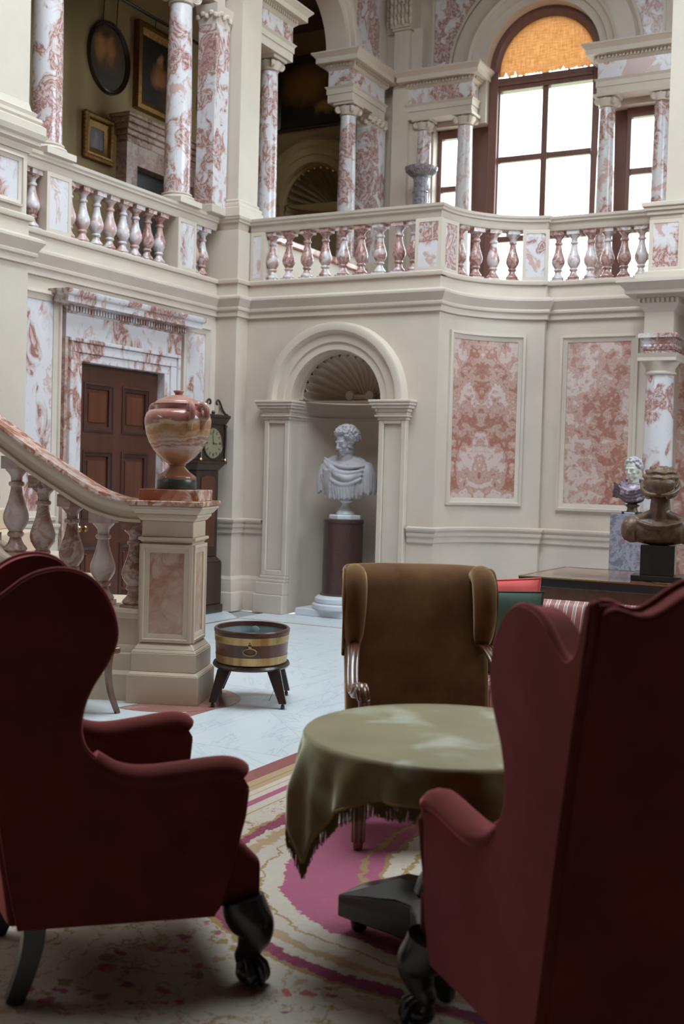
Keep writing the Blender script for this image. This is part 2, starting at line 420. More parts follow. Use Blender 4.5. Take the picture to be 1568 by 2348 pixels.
class MB:
    """collects shapes, links them as one mesh object"""

    def __init__(s):
        s.v, s.f = [], []

    def add(s, vs, fs, mat=None):
        o = len(s.v)
        s.v += [tuple(mat @ V(q)) if mat else tuple(q) for q in vs]
        s.f += [tuple(i + o for i in f) for f in fs]
        return s

    def box(s, x0, x1, y0, y1, z0, z1, mat=None):
        vs = [(x, y, z) for z in (z0, z1) for y in (y0, y1) for x in (x0, x1)]
        return s.add(vs, [(0, 2, 3, 1), (4, 5, 7, 6), (0, 1, 5, 4), (2, 6, 7, 3), (0, 4, 6, 2), (1, 3, 7, 5)], mat)

    def frustum(s, x0, x1, y0, y1, z0, z1, d, mat=None):
        """box whose top is larger (d > 0) or smaller on every side"""
        vs = [(x0, y0, z0), (x1, y0, z0), (x1, y1, z0), (x0, y1, z0), (x0 - d, y0 - d, z1), (x1 + d, y0 - d, z1), (x1 + d, y1 + d, z1), (x0 - d, y1 + d, z1)]
        return s.add(vs, [(0, 3, 2, 1), (4, 5, 6, 7), (0, 1, 5, 4), (1, 2, 6, 5), (2, 3, 7, 6), (3, 0, 4, 7)], mat)

    def lathe(s, prof, n=24, c=(0, 0, 0), mat=None, sx=1.0, sy=1.0, sq=0, caps=True):
        """prof: (radius, z) from bottom to top; sq > 0 gives a squarer plan"""
        vs, fs = [], []
        for r, z in prof:
            for k in range(n):
                a = 2 * PI * k / n
                ca, sa = cos(a), sin(a)
                q = 1.0
                if sq:
                    q = 1.0 / (abs(ca) ** sq + abs(sa) ** sq) ** (1.0 / sq)
                vs.append((c[0] + r * ca * sx * q, c[1] + r * sa * sy * q, c[2] + z))
        m = len(prof)
        for i in range(m - 1):
            for k in range(n):
                k2 = (k + 1) % n
                fs.append((i * n + k, i * n + k2, (i + 1) * n + k2, (i + 1) * n + k))
        if caps:
            fs.append(tuple(range(n - 1, -1, -1)))
            fs.append(tuple((m - 1) * n + k for k in range(n)))
        return s.add(vs, fs, mat)

    def tube(s, pts, r, n=8, flat=1.0, closed=False, mat=None, up=None):
        """tube along pts; r number or list; flat scales the second axis"""
        pts = [V(p) for p in pts]
        m = len(pts)
        rs = r if isinstance(r, (list, tuple)) else [r] * m
        T = []
        for i in range(m):
            if closed:
                d = pts[(i + 1) % m] - pts[i - 1]
            else:
                d = pts[min(i + 1, m - 1)] - pts[max(i - 1, 0)]
            T.append(d.normalized() if d.length > 1e-9 else V((0, 0, 1)))
        ref = V(up) if up else (V((0, 0, 1)) if abs(T[0].z) < 0.9 else V((1, 0, 0)))
        a = ref - T[0] * ref.dot(T[0])
        a.normalize()
        vs, fs = [], []
        for i in range(m):
            a = a - T[i] * a.dot(T[i])
            if a.length < 1e-6:
                a = T[i].orthogonal()
            a.normalize()
            b = T[i].cross(a)
            for k in range(n):
                t = 2 * PI * k / n
                vs.append(pts[i] + a * (rs[i] * cos(t)) + b * (rs[i] * flat * sin(t)))
        for i in range(m if closed else m - 1):
            j = (i + 1) % m
            for k in range(n):
                k2 = (k + 1) % n
                fs.append((i * n + k, i * n + k2, j * n + k2, j * n + k))
        if not closed:
            fs.append(tuple(range(n - 1, -1, -1)))
            fs.append(tuple((m - 1) * n + k for k in range(n)))
        return s.add(vs, fs, mat)

    def prism(s, poly, f0, f1, mat=None):
        """poly of 2D points; f0, f1 map (a, b) to the two end faces"""
        n = len(poly)
        vs = [f0(*p) for p in poly] + [f1(*p) for p in poly]
        fs = [tuple(range(n - 1, -1, -1)), tuple(range(n, 2 * n))]
        fs += [(i, (i + 1) % n, n + (i + 1) % n, n + i) for i in range(n)]
        return s.add(vs, fs, mat)

    def grid(s, f, nu, nv, mat=None, cu=False):
        vs = [f(i / (nu if cu else nu - 1), j / (nv - 1)) for j in range(nv) for i in range(nu)]
        fs = []
        for j in range(nv - 1):
            for i in range(nu if cu else nu - 1):
                i2 = (i + 1) % nu
                fs.append((j * nu + i, j * nu + i2, (j + 1) * nu + i2, (j + 1) * nu + i))
        return s.add(vs, fs, mat)

    def ball(s, c, rx, ry=None, rz=None, n=14, mat=None):
        ry = rx if ry is None else ry
        rz = rx if rz is None else rz
        h = n // 2
        prof = []
        vs, fs = [(c[0], c[1], c[2] - rz)], []
        for i in range(1, h):
            t = -PI / 2 + PI * i / h
            for k in range(n):
                a = 2 * PI * k / n
                vs.append((c[0] + rx * cos(t) * cos(a), c[1] + ry * cos(t) * sin(a), c[2] + rz * sin(t)))
        vs.append((c[0], c[1], c[2] + rz))
        L = len(vs) - 1
        for k in range(n):
            fs.append((0, 1 + (k + 1) % n, 1 + k))
            fs.append((L, L - n + k, L - n + (k + 1) % n))
        for i in range(h - 2):
            for k in range(n):
                a, b2 = 1 + i * n + k, 1 + i * n + (k + 1) % n
                fs.append((a, b2, b2 + n, a + n))
        return s.add(vs, fs, mat)

    def sweep(s, path, prof, closed_prof=False, z0=0.0):
        """moulding: path of plan points, prof of (offset to the right, z)"""
        P = [V(p) for p in path]
        n, m = len(P), len(prof)
        vs, fs = [], []
        for i in range(n):
            d0 = (P[i] - P[i - 1]).normalized() if i > 0 else None
            d1 = (P[i + 1] - P[i]).normalized() if i < n - 1 else None
            d0 = d0 or d1
            d1 = d1 or d0
            n0, n1 = V((d0.y, -d0.x)), V((d1.y, -d1.x))
            mt = (n0 + n1)
            mt.normalize()
            k = 1.0 / max(0.3, mt.dot(n0))
            for (o, z) in prof:
                q = P[i] + mt * (o * k)
                vs.append((q.x, q.y, z + z0))
        for i in range(n - 1):
            for j in range(m if closed_prof else m - 1):
                j2 = (j + 1) % m
                fs.append((i * m + j, i * m + j2, (i + 1) * m + j2, (i + 1) * m + j))
        if closed_prof:
            fs.append(tuple(range(m)))
            fs.append(tuple((n - 1) * m + j for j in range(m - 1, -1, -1)))
        return s.add(vs, fs)

    def mesh(s, name):
        me = bpy.data.meshes.new(name)
        me.from_pydata(s.v, [], s.f)
        bm = bmesh.new()
        bm.from_mesh(me)
        bmesh.ops.recalc_face_normals(bm, faces=bm.faces)
        bm.to_mesh(me)
        bm.free()
        return me

    def build(s, name, mat, parent=None, smooth=35, bevel=0.0, loc=None, rot=None, seg=2, kind=None, origin=None, subsurf=0):
        if origin is not None:
            o0 = V(origin)
            s.v = [tuple(V(q) - o0) for q in s.v]
            loc = o0
        me = s.mesh(name)
        o = bpy.data.objects.new(name, me)
        COL.objects.link(o)
        me.materials.append(M[mat] if isinstance(mat, str) else mat)
        if smooth:
            for p in me.polygons:
                p.use_smooth = True
            me.set_sharp_from_angle(angle=math.radians(smooth))
        if loc is not None:
            o.location = loc
        if rot is not None:
            o.rotation_euler = rot
        if bevel:
            md = o.modifiers.new('bevel', 'BEVEL')
            md.width = bevel
            md.segments = seg
            md.limit_method = 'ANGLE'
            md.angle_limit = math.radians(40)
        if subsurf:
            md = o.modifiers.new('subsurf', 'SUBSURF')
            md.levels = md.render_levels = subsurf
        if parent is not None:
            o.parent = parent
        if kind:
            o['kind'] = kind
        return o


def tag(o, label, cat, group=None):
    o['label'] = label
    o['category'] = cat
    o['kind'] = 'thing'
    if group:
        o['group'] = group
    return o


def thing(name, label, cat, loc=(0, 0, 0), rz=0.0, group=None):
    o = bpy.data.objects.new(name, None)
    COL.objects.link(o)
    o.location = loc
    o.rotation_euler = (0, 0, rz)
    o.empty_display_size = 0.1
    return tag(o, label, cat, group)


def copy_part(o, parent, loc=None, rot=None):
    c = o.copy()
    COL.objects.link(c)
    c.parent = parent
    if loc is not None:
        c.location = loc
    if rot is not None:
        c.rotation_euler = rot
    for ch in o.children:
        copy_part(ch, c)
    return c


def spline(pts, n=8, closed=False):
    """Catmull-Rom through 2D or 3D points"""
    P = [V(p) for p in pts]
    m = len(P)
    out = []
    rng = range(m if closed else m - 1)
    for i in rng:
        if closed:
            p0, p1, p2, p3 = P[i - 1], P[i], P[(i + 1) % m], P[(i + 2) % m]
        else:
            p0, p1, p2, p3 = P[max(i - 1, 0)], P[i], P[i + 1], P[min(i + 2, m - 1)]
        for k in range(n):
            t = k / n
            out.append(0.5 * ((2 * p1) + (p2 - p0) * t + (2 * p0 - 5 * p1 + 4 * p2 - p3) * t * t + (3 * p1 - p0 - 3 * p2 + p3) * t ** 3))
    if not closed:
        out.append(P[-1])
    return out


def structure(b, name, mat, **k):
    return b.build(name, mat, kind='structure', **k)

# ================================================================== THE SETTING
XL, YC, XP, YN, XE = -7.15, 10.48, -6.89, 10.70, -4.645   # left wall, pier front, pier side, niche wall, convex corner
YB = 11.69                                                # straight wall of the bay
ZG = 3.50                                                 # gallery floor / balustrade plinth
ZR = 4.205                                                # top of rail
NICHE_X, NICHE_R, NICHE_Z = -5.77, 0.525, 2.25

arc = [(-3.70 + 0.945 * cos(math.radians(a)), 10.70 + 0.945 * sin(math.radians(a))) for a in range(180, 98, -6)]
WALLPATH = [(XL, 7.30), (XL, YC), (XP, YC), (XP, YN), (XE, YN)] + arc[1:] + [(-3.865, 11.63), (-3.865, YB), (2.39, YB)]

# floor bed and tiles
fl = MB().box(-9.2, 3.2, -2.6, 15.0, -0.30, -0.0125)
floor = structure(fl, 'floor', 'grout')


def tile(poly, mat='floor_white', turn=0.0):
    cx = sum(p[0] for p in poly) / len(poly)
    cy = sum(p[1] for p in poly) / len(poly)
    g = 0.0016
    q = []
    for (x, y) in poly:
        dx, dy = cx - x, cy - y
        L = math.hypot(dx, dy)
        q.append((x - cx + dx / L * g, y - cy + dy / L * g))
    b = MB().prism(q, lambda x, y: (x, y, -0.012), lambda x, y: (x, y, 0.0), Matrix.Rotation(-turn, 4, 'Z'))
    return b.build('tile', mat, parent=floor, smooth=0, loc=(cx, cy, 0), rot=(0, 0, turn))


random.seed(3)
RNG_X = [-7.15, -6.50]
# border next to the walls, outside the red line
def rect(x0, x1, y0, y1):
    return [(x0, y0), (x1, y0), (x1, y1), (x0, y1)]


for k in range(4):
    tile(rect(-6.85 if k < 2 else -7.15, -6.515, 2.0 + k * 2.0, 4.0 + k * 2.0), turn=PI / 2 * (k % 2))
for k in range(5):
    tile(rect(-6.475 + k * 0.535, -5.94 + k * 0.535, 0.6, 2.3), turn=PI / 2 * (k % 2))
    tile(rect(-6.475 + k * 0.535, -5.94 + k * 0.535, 2.3, 4.0), turn=PI / 2 * ((k + 1) % 2))
tile(rect(-3.80, -3.08, 2.3, 4.3))
tile(rect(-3.80, -3.08, 0.6, 2.3))
tile([(-7.15, 10.0), (-6.515, 10.0), (-6.515, 10.065), (-6.89, 10.44), (-7.15, 10.44)])
for k in range(4):
    x0 = -6.515 + k * 1.0
    tile(rect(x0, x0 + 1.0, 10.065, 10.70), turn=PI / 2 * ((k + 1) % 2))
for k in range(3):
    tile(rect(-2.515 + k, -1.515 + k, 10.065, 11.69))
tile(rect(-4.645, -2.515, 10.70, 11.69))
# thin red inlay line round the floor
tile(rect(-6.515, -6.475, 0.6, 10.065), 'floor_red')
tile(rect(-6.475, 0.4, 10.025, 10.065), 'floor_red')
# field: square slabs turned by pieces, a lane along the carpet and mitred corners
ys = [4.0, 4.95, 5.9, 6.85, 7.8, 8.75, 9.70, 10.025]
for x0, x1 in ((-6.475, -5.60), (-5.60, -4.90)):
    for a, b_ in zip(ys[:-1], ys[1:]):
        tile(rect(x0, x1, a, b_), turn=random.choice((0, PI / 2, 0.5)))
for a, b_ in zip(ys[3:-1], ys[4:]):
    tile(rect(-4.90, -4.19, a, b_), turn=random.choice((0, PI / 2, 0.7)))
tile(rect(-4.90, -4.19, 4.0, 5.55), turn=0.3)
for a, b_ in ((4.0, 5.2), (5.2, 6.55), (6.55, 8.1), (8.1, 10.025)):
    tile(rect(-4.10, -3.80, a, b_), turn=0.12)
yy = [4.3, 5.28, 6.26, 7.24, 8.22, 9.20, 10.025]
for a, b_ in zip(yy[:-1], yy[1:]):
    if b_ - a > 0.9:
        tile([(-3.80, a), (-3.80, b_), (-2.82, a)], turn=0.2)
        tile([(-3.80, b_), (-2.82, b_), (-2.82, a)], turn=1.1)
    else:
        tile(rect(-3.80, -2.82, a, b_))
    for k in range(3):
        tile(rect(-2.82 + k * 0.98, -1.84 + k * 0.98, a, b_), turn=PI / 2 * (k % 2))
# red band that follows the foot of the stair and rings the newel
band = MB()
nc = V((-4.54, 6.23))
ring_o, ring_i = 0.46, 0.40
ringpts = []
for k in range(0, 33):
    a = math.radians(-100 + k * 7.5)
    ringpts.append((cos(a), sin(a)))
vs, fs = [], []
for (c_, s_) in ringpts:
    for r_ in (0.20, 0.46):
        for z_ in (-0.010, 0.0022):
            vs.append((nc.x + c_ * r_, nc.y + s_ * r_, z_))
for k in range(len(ringpts) - 1):
    a, b_ = k * 4, k * 4 + 4
    fs += [(a + 1, b_ + 1, b_ + 3, a + 3), (a, a + 2, b_ + 2, b_), (a + 2, a + 3, b_ + 3, b_ + 2), (a, b_, b_ + 1, a + 1)]
band.add(vs, fs)
band.build('inlay_ring', 'floor_red', parent=floor, smooth=0)
tile(rect(-4.19, -4.10, 4.0, 6.2), 'floor_red')
tile(rect(-4.19, -4.10, 6.2, 10.025))
tile(rect(-4.90, -4.45, 6.2, 6.85))
tile(rect(-4.45, -4.19, 6.2, 6.85))
tile(rect(-4.90, -4.19, 5.55, 6.2), turn=0.8)


# walls
def arch_wall(b, x0, x1, z0, z1, cx, r, zs, y, depth, n=24):
    """front skin of a wall in plane y with an arched opening; jamb and soffit go back by depth"""
    pts = [(cx - r * cos(PI * k / n), zs + r * sin(PI * k / n)) for k in range(n + 1)]
    b.add([(x0, y, z0), (cx - r, y, z0), (cx - r, y, z1), (x0, y, z1)], [(0, 1, 2, 3)])
    b.add([(cx + r, y, z0), (x1, y, z0), (x1, y, z1), (cx + r, y, z1)], [(0, 1, 2, 3)])
    vs, fs = [], []
    for (x, z) in pts:
        vs += [(x, y, z), (x, y, z1)]
    for k in range(n):
        fs.append((2 * k, 2 * k + 2, 2 * k + 3, 2 * k + 1))
    b.add(vs, fs)
    if depth:
        e = [(cx - r, z0)] + pts + [(cx + r, z0)]
        vs, fs = [], []
        for (x, z) in e:
            vs += [(x, y, z), (x, y + depth, z)]
        for k in range(len(e) - 1):
            fs.append((2 * k, 2 * k + 1, 2 * k + 3, 2 * k + 2))
        b.add(vs, fs)


DY0, DY1, DZ = 8.30, 9.557, 2.462       # door opening
w = MB().box(-7.55, XL, 7.2, DY0, 0, ZG).box(-7.55, XL, DY1, 10.7, 0, ZG).box(-7.55, XL, DY0, DY1, DZ, ZG)
w.box(-7.62, -7.55, 7.2, 10.7, 0, ZG)
structure(w, 'wall_left', 'stone')
structure(MB().box(-7.6, -6.85, -2.4, 7.295, 0, ZG).box(-7.42, -6.87, -2.4, 7.295, 4.2, 9.4), 'wall_left', 'stone')
structure(MB().box(-7.5, XP, YC, 11.2, 0, ZG), 'pier', 'stone')

w = MB()
arch_wall(w, XP, XE, 0, ZG, NICHE_X, NICHE_R, NICHE_Z, YN, 0.12)
r = NICHE_R
yc_ = YN + 0.12
w.grid(lambda u, v: (NICHE_X - r * cos(PI * u), yc_ + r * sin(PI * u), NICHE_Z * v), 33, 2)
structure(w, 'wall_back', 'stone', smooth=50)

# shell head of the niche (quarter sphere, ribs spread from the scroll at the back)
def shell(cx, cy, cz, r, name, parent=None, mat='stone'):
    NL = 15

    def f(u, v):
        th = PI * u
        ph = PI / 2 * (0.03 + 0.97 * v)
        lobe = abs(sin(NL * th))
        k = 1.0 - 0.10 * (1 - lobe) * min(1, v * 1.8)
        if v > 0.93:
            k *= 0.93
        rr = r * k
        return (cx - rr * cos(th) * sin(ph), cy + rr * cos(ph), cz + rr * sin(th) * sin(ph))
    b = MB().grid(f, NL * 8 + 1, 22)
    b.grid(lambda u, v: (cx - r * (1.01 - 0.11 * v) * cos(PI * u), cy + 0.002 - 0.004 * v, cz + r * (1.01 - 0.11 * v) * sin(PI * u)), 41, 2)
    b.grid(lambda u, v: (cx - r * 1.03 * cos(PI * u) * sin(PI / 2 * v), cy + 0.01 + r * 1.03 * cos(PI / 2 * v), cz - 0.03 + r * 1.03 * sin(PI * u) * sin(PI / 2 * v)), 25, 9)
    b.grid(lambda u, v: (cx - r * v * cos(PI * u), cy + r * v * sin(PI * u), cz - 0.012), 33, 3)
    o = b.build(name, mat, parent=parent, smooth=50)
    return o


niche = thing('niche_surround', 'arched stone niche surround with scallop shell head around the pale marble bust', 'niche', (NICHE_X, YN, 0))


def rel(b, t):
    o = t.location
    b.v = [(q[0] - o.x, q[1] - o.y, q[2] - o.z) for q in b.v]
    return b


sh = MB()
shell_o = shell(0, 0.12, NICHE_Z + 0.03, NICHE_R, 'shell', niche)
hinge = MB()
for sx in (-1, 1):
    hinge.tube([(sx * 0.12 + 0.045 * (1 - k / 14) * cos(k * 0.8 * sx + PI / 2), 0.52, NICHE_Z + 0.10 + 0.045 * (1 - k / 14) * sin(k * 0.8 * sx + PI / 2)) for k in range(13)], 0.014, 6)
    hinge.tube([(sx * 0.12, 0.50, NICHE_Z + 0.10), (sx * 0.12, 0.55, NICHE_Z + 0.10)], 0.05, 14)
hinge.tube([(-0.12, 0.54, NICHE_Z + 0.09), (0, 0.55, NICHE_Z + 0.085), (0.12, 0.54, NICHE_Z + 0.09)], 0.032, 8)
hinge.build('scroll', 'stone', parent=niche)
# archivolt rings
ring = MB()
prof = [(0.525, 0.0), (0.525, -0.05), (0.60, -0.05), (0.605, -0.07), (0.69, -0.07), (0.70, -0.09), (0.72, -0.12), (0.78, -0.13), (0.80, -0.12), (0.81, 0.0)]
ring.grid(lambda u, v: (0, 0, 0), 2, 2) if False else None
nu = 40
vs, fs = [], []
for i in range(nu + 1):
    a = PI * i / nu
    for (rr, yy_) in prof:
        vs.append((-rr * cos(a), yy_, NICHE_Z + 0.01 + rr * sin(a)))
m_ = len(prof)
for i in range(nu):
    for j in range(m_ - 1):
        fs.append((i * m_ + j, i * m_ + j + 1, (i + 1) * m_ + j + 1, (i + 1) * m_ + j))
ring.add(vs, fs)
ring.build('archivolt', 'stone', parent=niche, smooth=40)
# pilasters with sunk face, base and impost
for sx in (-1, 1):
    p = MB()
    xa, xb = (-0.83, -0.525) if sx < 0 else (0.525, 0.83)
    y0 = -0.075
    p.box(xa, xa + 0.055, y0, 0, 0.40, 2.06).box(xb - 0.055, xb, y0, 0, 0.40, 2.06)
    p.box(xa + 0.055, xb - 0.055, y0, 0, 0.40, 0.46).box(xa + 0.055, xb - 0.055, y0, 0, 2.02, 2.06)
    p.box(xa + 0.055, xb - 0.055, y0 + 0.028, 0, 0.46, 2.02)
    p.build('pilaster', 'stone', parent=niche, smooth=0, bevel=0.006, seg=1)
    p = MB()
    p.box(xa - 0.06, xb + 0.0 if sx < 0 else xb + 0.06, y0 - 0.06, 0.0, 0.0, 0.20)
    xo0, xo1 = (xa - 0.06, xb) if sx < 0 else (xa, xb + 0.06)
    p = MB().box(xo0, xo1, y0 - 0.06, 0, 0, 0.20)
    d0 = 0.04
    a0, a1 = (xa - d0, xb) if sx < 0 else (xa, xb + d0)
    p.box(a0, a1, y0 - d0, 0, 0.20, 0.33)
    a0, a1 = (xa - 0.025, xb) if sx < 0 else (xa, xb + 0.025)
    p.box(a0, a1, y0 - 0.025, 0, 0.33, 0.365)
    a0, a1 = (xa - 0.012, xb) if sx < 0 else (xa, xb + 0.012)
    p.box(a0, a1, y0 - 0.012, 0, 0.365, 0.40)
    p.build('pilaster_base', 'stone', parent=niche, smooth=0, bevel=0.008, seg=2)
    p = MB()
    for (g, za, zb) in ((0.012, 2.06, 2.09), (0.035, 2.09, 2.105), (0.02, 2.105, 2.14), (0.035, 2.14, 2.175), (0.06, 2.175, 2.205), (0.075, 2.205, 2.235), (0.085, 2.235, 2.26)):
        a0, a1 = (xa - g, xb) if sx < 0 else (xa, xb + g)
        p.box(a0, a1, y0 - g, 0, za, zb)
        p.box(xb - 0.001 if sx < 0 else xa - g, xb + g if sx < 0 else xa + 0.001, y0 - g, 0.12, za, zb)
    p.build('impost', 'stone', parent=niche, smooth=0, bevel=0.005, seg=1)
# moulding inside the niche at impost height and its plinth course
p = MB()
for (g, za, zb) in ((0.012, 2.06, 2.09), (0.03, 2.09, 2.105), (0.015, 2.105, 2.14), (0.03, 2.14, 2.18), (0.05, 2.18, 2.21), (0.06, 2.21, 2.255)):
    rr = NICHE_R - g
    p.grid(lambda u, v: (-rr * cos(PI * u), 0.12 + rr * sin(PI * u), za + (zb - za) * v), 30, 2)
    p.grid(lambda u, v: (-(rr + v * g) * cos(PI * u), 0.12 + (rr + v * g) * sin(PI * u), zb), 30, 2)
    p.grid(lambda u, v: (-(rr + v * g) * cos(PI * u), 0.12 + (rr + v * g) * sin(PI * u), za), 30, 2)
p.build('inner_moulding', 'stone', parent=niche, smooth=50)

# bay wall: concave quarter and straight piece
bayw = [(XE, YN)] + arc[1:] + [(-3.865, 11.63), (-3.865, YB), (2.39, YB), (2.39, 12.1), (-4.5, 12.1), (-5.2, 11.6), (-5.2, YN + 0.05)]
structure(MB().prism(bayw, lambda x, y: (x, y, 0), lambda x, y: (x, y, ZG)), 'wall_bay', 'stone', smooth=40)

# far enclosure of the hall (beside and behind the camera)
w = MB().box(2.4, 2.8, -2.4, 15.2, 0, 3.9).box(2.4, 2.8, -2.4, 15.2, 8.1, 9.4)
for (y0, y1) in ((-2.4, 7.05), (8.95, 9.45), (11.35, 15.2)):
    w.box(2.4, 2.8, y0, y1, 3.9, 8.1)
structure(w, 'wall_right', 'hall_plaster', smooth=0)
for k, yk in enumerate((8.0, 10.4)):
    sw = bpy.data.objects.new('window_%d' % (3 + k), None)
    COL.objects.link(sw)
    sw['kind'] = 'structure'
    sw.location = (2.6, yk, 3.9)
    q = MB().box(-0.05, 0.05, -0.95, -0.87, 0, 4.2).box(-0.05, 0.05, 0.87, 0.95, 0, 4.2).box(-0.05, 0.05, -0.87, 0.87, 0, 0.08).box(-0.05, 0.05, -0.87, 0.87, 4.12, 4.2)
    q.build('frame', 'window_wood', parent=sw, smooth=0)
    MB().box(-0.03, 0.03, -0.03, 0.03, 0.08, 4.12).build('mullion', 'window_wood', parent=sw, smooth=0)
    for zk in (1.4, 2.75):
        MB().box(-0.03, 0.03, -0.87, 0.87, zk - 0.03, zk + 0.03).build('glazing_bar', 'window_wood', parent=sw, smooth=0)
    for s_ in (-1, 1):
        for (za, zb) in ((0.08, 1.37), (1.43, 2.72), (2.78, 4.12)):
            MB().box(-0.004, 0.004, *sorted((s_ * 0.03, s_ * 0.87)), za, zb).build('pane', 'glass', parent=sw, smooth=0)
structure(MB().box(-7.6, 2.8, -2.7, -2.3, 0, 9.4), 'wall_front', 'hall_plaster')
structure(MB().box(-6.84, 2.39, -2.29, 1.2, 3.3, 3.5), 'floor_gallery', 'hall_plaster')  # unseen slab above the camera, added to block skylight and darken the foreground
structure(MB().box(-9.3, -7.16, 7.0, 14.9, 3.30, 3.45).box(-7.5, -4.72, 11.21, 14.9, 3.30, 3.45).box(-4.75, -4.3, 12.11, 14.9, 3.31, 3.44).box(-4.4, 2.4, 12.11, 14.9, 3.30, 3.45), 'floor_gallery', 'ochre')

# ceiling with the glazed skylight over the hall
c = MB().box(-9.4, SKX0, -2.7, 15.2, SKZ, SKZ + 0.3).box(SKX1, 2.8, -2.7, 15.2, SKZ, SKZ + 0.3)
c.box(SKX0, SKX1, -2.7, SKY0, SKZ, SKZ + 0.3).box(SKX0, SKX1, SKY1, 15.2, SKZ, SKZ + 0.3)
structure(c, 'ceiling', 'hall_plaster')
sk = bpy.data.objects.new('window_2', None)
COL.objects.link(sk)
sk['kind'] = 'structure'
sk.location = (0, 0, SKZ)
for k in range(4):
    x = SKX0 + (SKX1 - SKX0) * k / 3
    MB().box(x - 0.05, x + 0.05, SKY0, SKY1, 0.05, 0.2).build('glazing_bar', 'stone', parent=sk, smooth=0)
for k in range(4):
    y = SKY0 + (SKY1 - SKY0) * k / 3
    MB().box(SKX0, SKX1, y - 0.05, y + 0.05, 0.06, 0.19).build('glazing_bar', 'stone', parent=sk, smooth=0)
MB().box(SKX0, SKX1, SKY0, SKY1, 0.10, 0.11).build('pane', 'glass', parent=sk, smooth=0)

# mouldings that run along all the hall walls
CORN = [(-0.02, 3.14), (0.03, 3.146), (0.032, 3.20), (0.055, 3.212), (0.058, 3.232), (0.052, 3.245), (0.075, 3.285), (0.085, 3.30), (0.10, 3.325), (0.10, 3.345), (0.05, 3.372), (0.0, 3.378), (-0.02, 3.38)]
structure(MB().sweep(WALLPATH, CORN), 'trim_1', 'stone', smooth=30)
near = [(-6.85, 3.0), (-6.85, 7.295), (XL, 7.295)]
structure(MB().sweep(near, CORN), 'trim_2', 'stone', smooth=30)
PLIN = [(-0.25, 3.50), (0.025, 3.50), (0.03, 3.51), (0.03, 3.538), (0.02, 3.547), (-0.25, 3.547)]
structure(MB().sweep(near, PLIN), 'trim_2', 'stone', smooth=30)
structure(MB().sweep([(XL, YC), (XP, YC), (XP, YN)], PLIN), 'trim_3', 'stone', smooth=30)
RAIL1 = [(-0.26, 4.07), (-0.03, 4.07), (-0.02, 4.088), (-0.012, 4.14), (0.012, 4.148), (0.014, 4.165), (0.03, 4.18), (0.036, 4.205), (-0.26, 4.205)]
structure(MB().sweep([(XL, YC), (XP, YC), (XP, YN)], RAIL1, True), 'trim_3', 'stone', smooth=30)
structure(MB().box(-7.4, XP - 0.005, YC + 0.005, 11.0, ZG, 4.07), 'pier', 'stone')
# chair rail pieces
CR_ = [(0.0, 0.83), (0.02, 0.84), (0.022, 0.89), (0.04, 0.905), (0.042, 0.93), (0.035, 0.94), (0.06, 0.965), (0.062, 0.985), (0.0, 0.995)]
structure(MB().sweep([(XL, YC), (XP, YC), (XP, YN), (-6.62, YN)], CR_), 'trim_4', 'stone', smooth=30)
structure(MB().sweep([(-4.92, YN), (XE, YN)] + arc[1:] + [(-3.865, 11.63), (-3.865, YB), (-2.2, YB)], CR_), 'trim_4', 'stone', smooth=30)
structure(MB().sweep([(XL, 7.30), (XL, 8.02)], CR_), 'trim_4', 'stone', smooth=30)
BASE = [(0.045, 0.0), (0.045, 0.185), (0.04, 0.20), (0.028, 0.205), (0.026, 0.31), (0.02, 0.325), (0.02, 0.34), (0.008, 0.36), (0.0, 0.375)]
structure(MB().sweep([(XL, 9.87), (XL, YC), (XP, YC), (XP, YN), (-6.665, YN)], BASE), 'baseboard_left', 'stone', smooth=30)
structure(MB().sweep([(XL, 7.30), (XL, 8.06)], BASE), 'baseboard_left', 'stone', smooth=30)
structure(MB().sweep([(-4.88, YN), (XE, YN)] + arc[1:] + [(-3.865, 11.63), (-3.865, YB), (-2.9, YB)], BASE), 'baseboard_back', 'stone', smooth=30)


# ------------------------------------------------------------------ marble wall panels
def panel_frame(b, x0, x1, z0, z1, wd_, out, fx):
    """moulded frame: fx(x, out, z) places it"""
    pr = [(0.0, 0.0), (0.0, out), (wd_ * 0.35, out * 1.15), (wd_ * 0.45, out * 0.7), (wd_, out * 0.35), (wd_, -0.03)]
    nx = 12
    loop = []
    for k in range(nx):
        loop.append((x0 + (x1 - x0) * k / nx, z0, 0, 1))
    loop += [(x1, z0, -1, 1)]
    for k in range(1, 1):
        pass
    corners = [(x0, z0), (x1, z0), (x1, z1), (x0, z1)]
    ins = [(1, 1), (-1, 1), (-1, -1), (1, -1)]
    vs, fs = [], []
    ring_ = []
    for e in range(4):
        (ax, az), (bx, bz) = corners[e], corners[(e + 1) % 4]
        (ia, ja), (ib, jb) = ins[e], ins[(e + 1) % 4]
        n_ = nx if e in (0, 2) else 1
        for k in range(n_):
            t = k / n_
            if k == 0:
                ring_.append((ax, az, ia, ja))
            else:
                ring_.append((ax + (bx - ax) * t, az + (bz - az) * t, (ia + (ib - ia) * t), ja))
    m2 = len(pr)
    for (x, z, ix, iz) in ring_:
        for (o_, h) in pr:
            vs.append(fx(x + ix * o_, h, z + iz * o_))
    n2 = len(ring_)
    for i in range(n2):
        for j in range(m2 - 1):
            i2 = (i + 1) % n2
            fs.append((i * m2 + j, i2 * m2 + j, i2 * m2 + j + 1, i * m2 + j + 1))
    b.add(vs, fs)


def arc_pt(x, out, z):
    """x = length along the bay's concave quarter from the corner, out = towards the hall"""
    a = PI - x / 0.945
    r_ = 0.945 - out
    return (-3.70 + r_ * cos(a), 10.70 + r_ * sin(a), z)


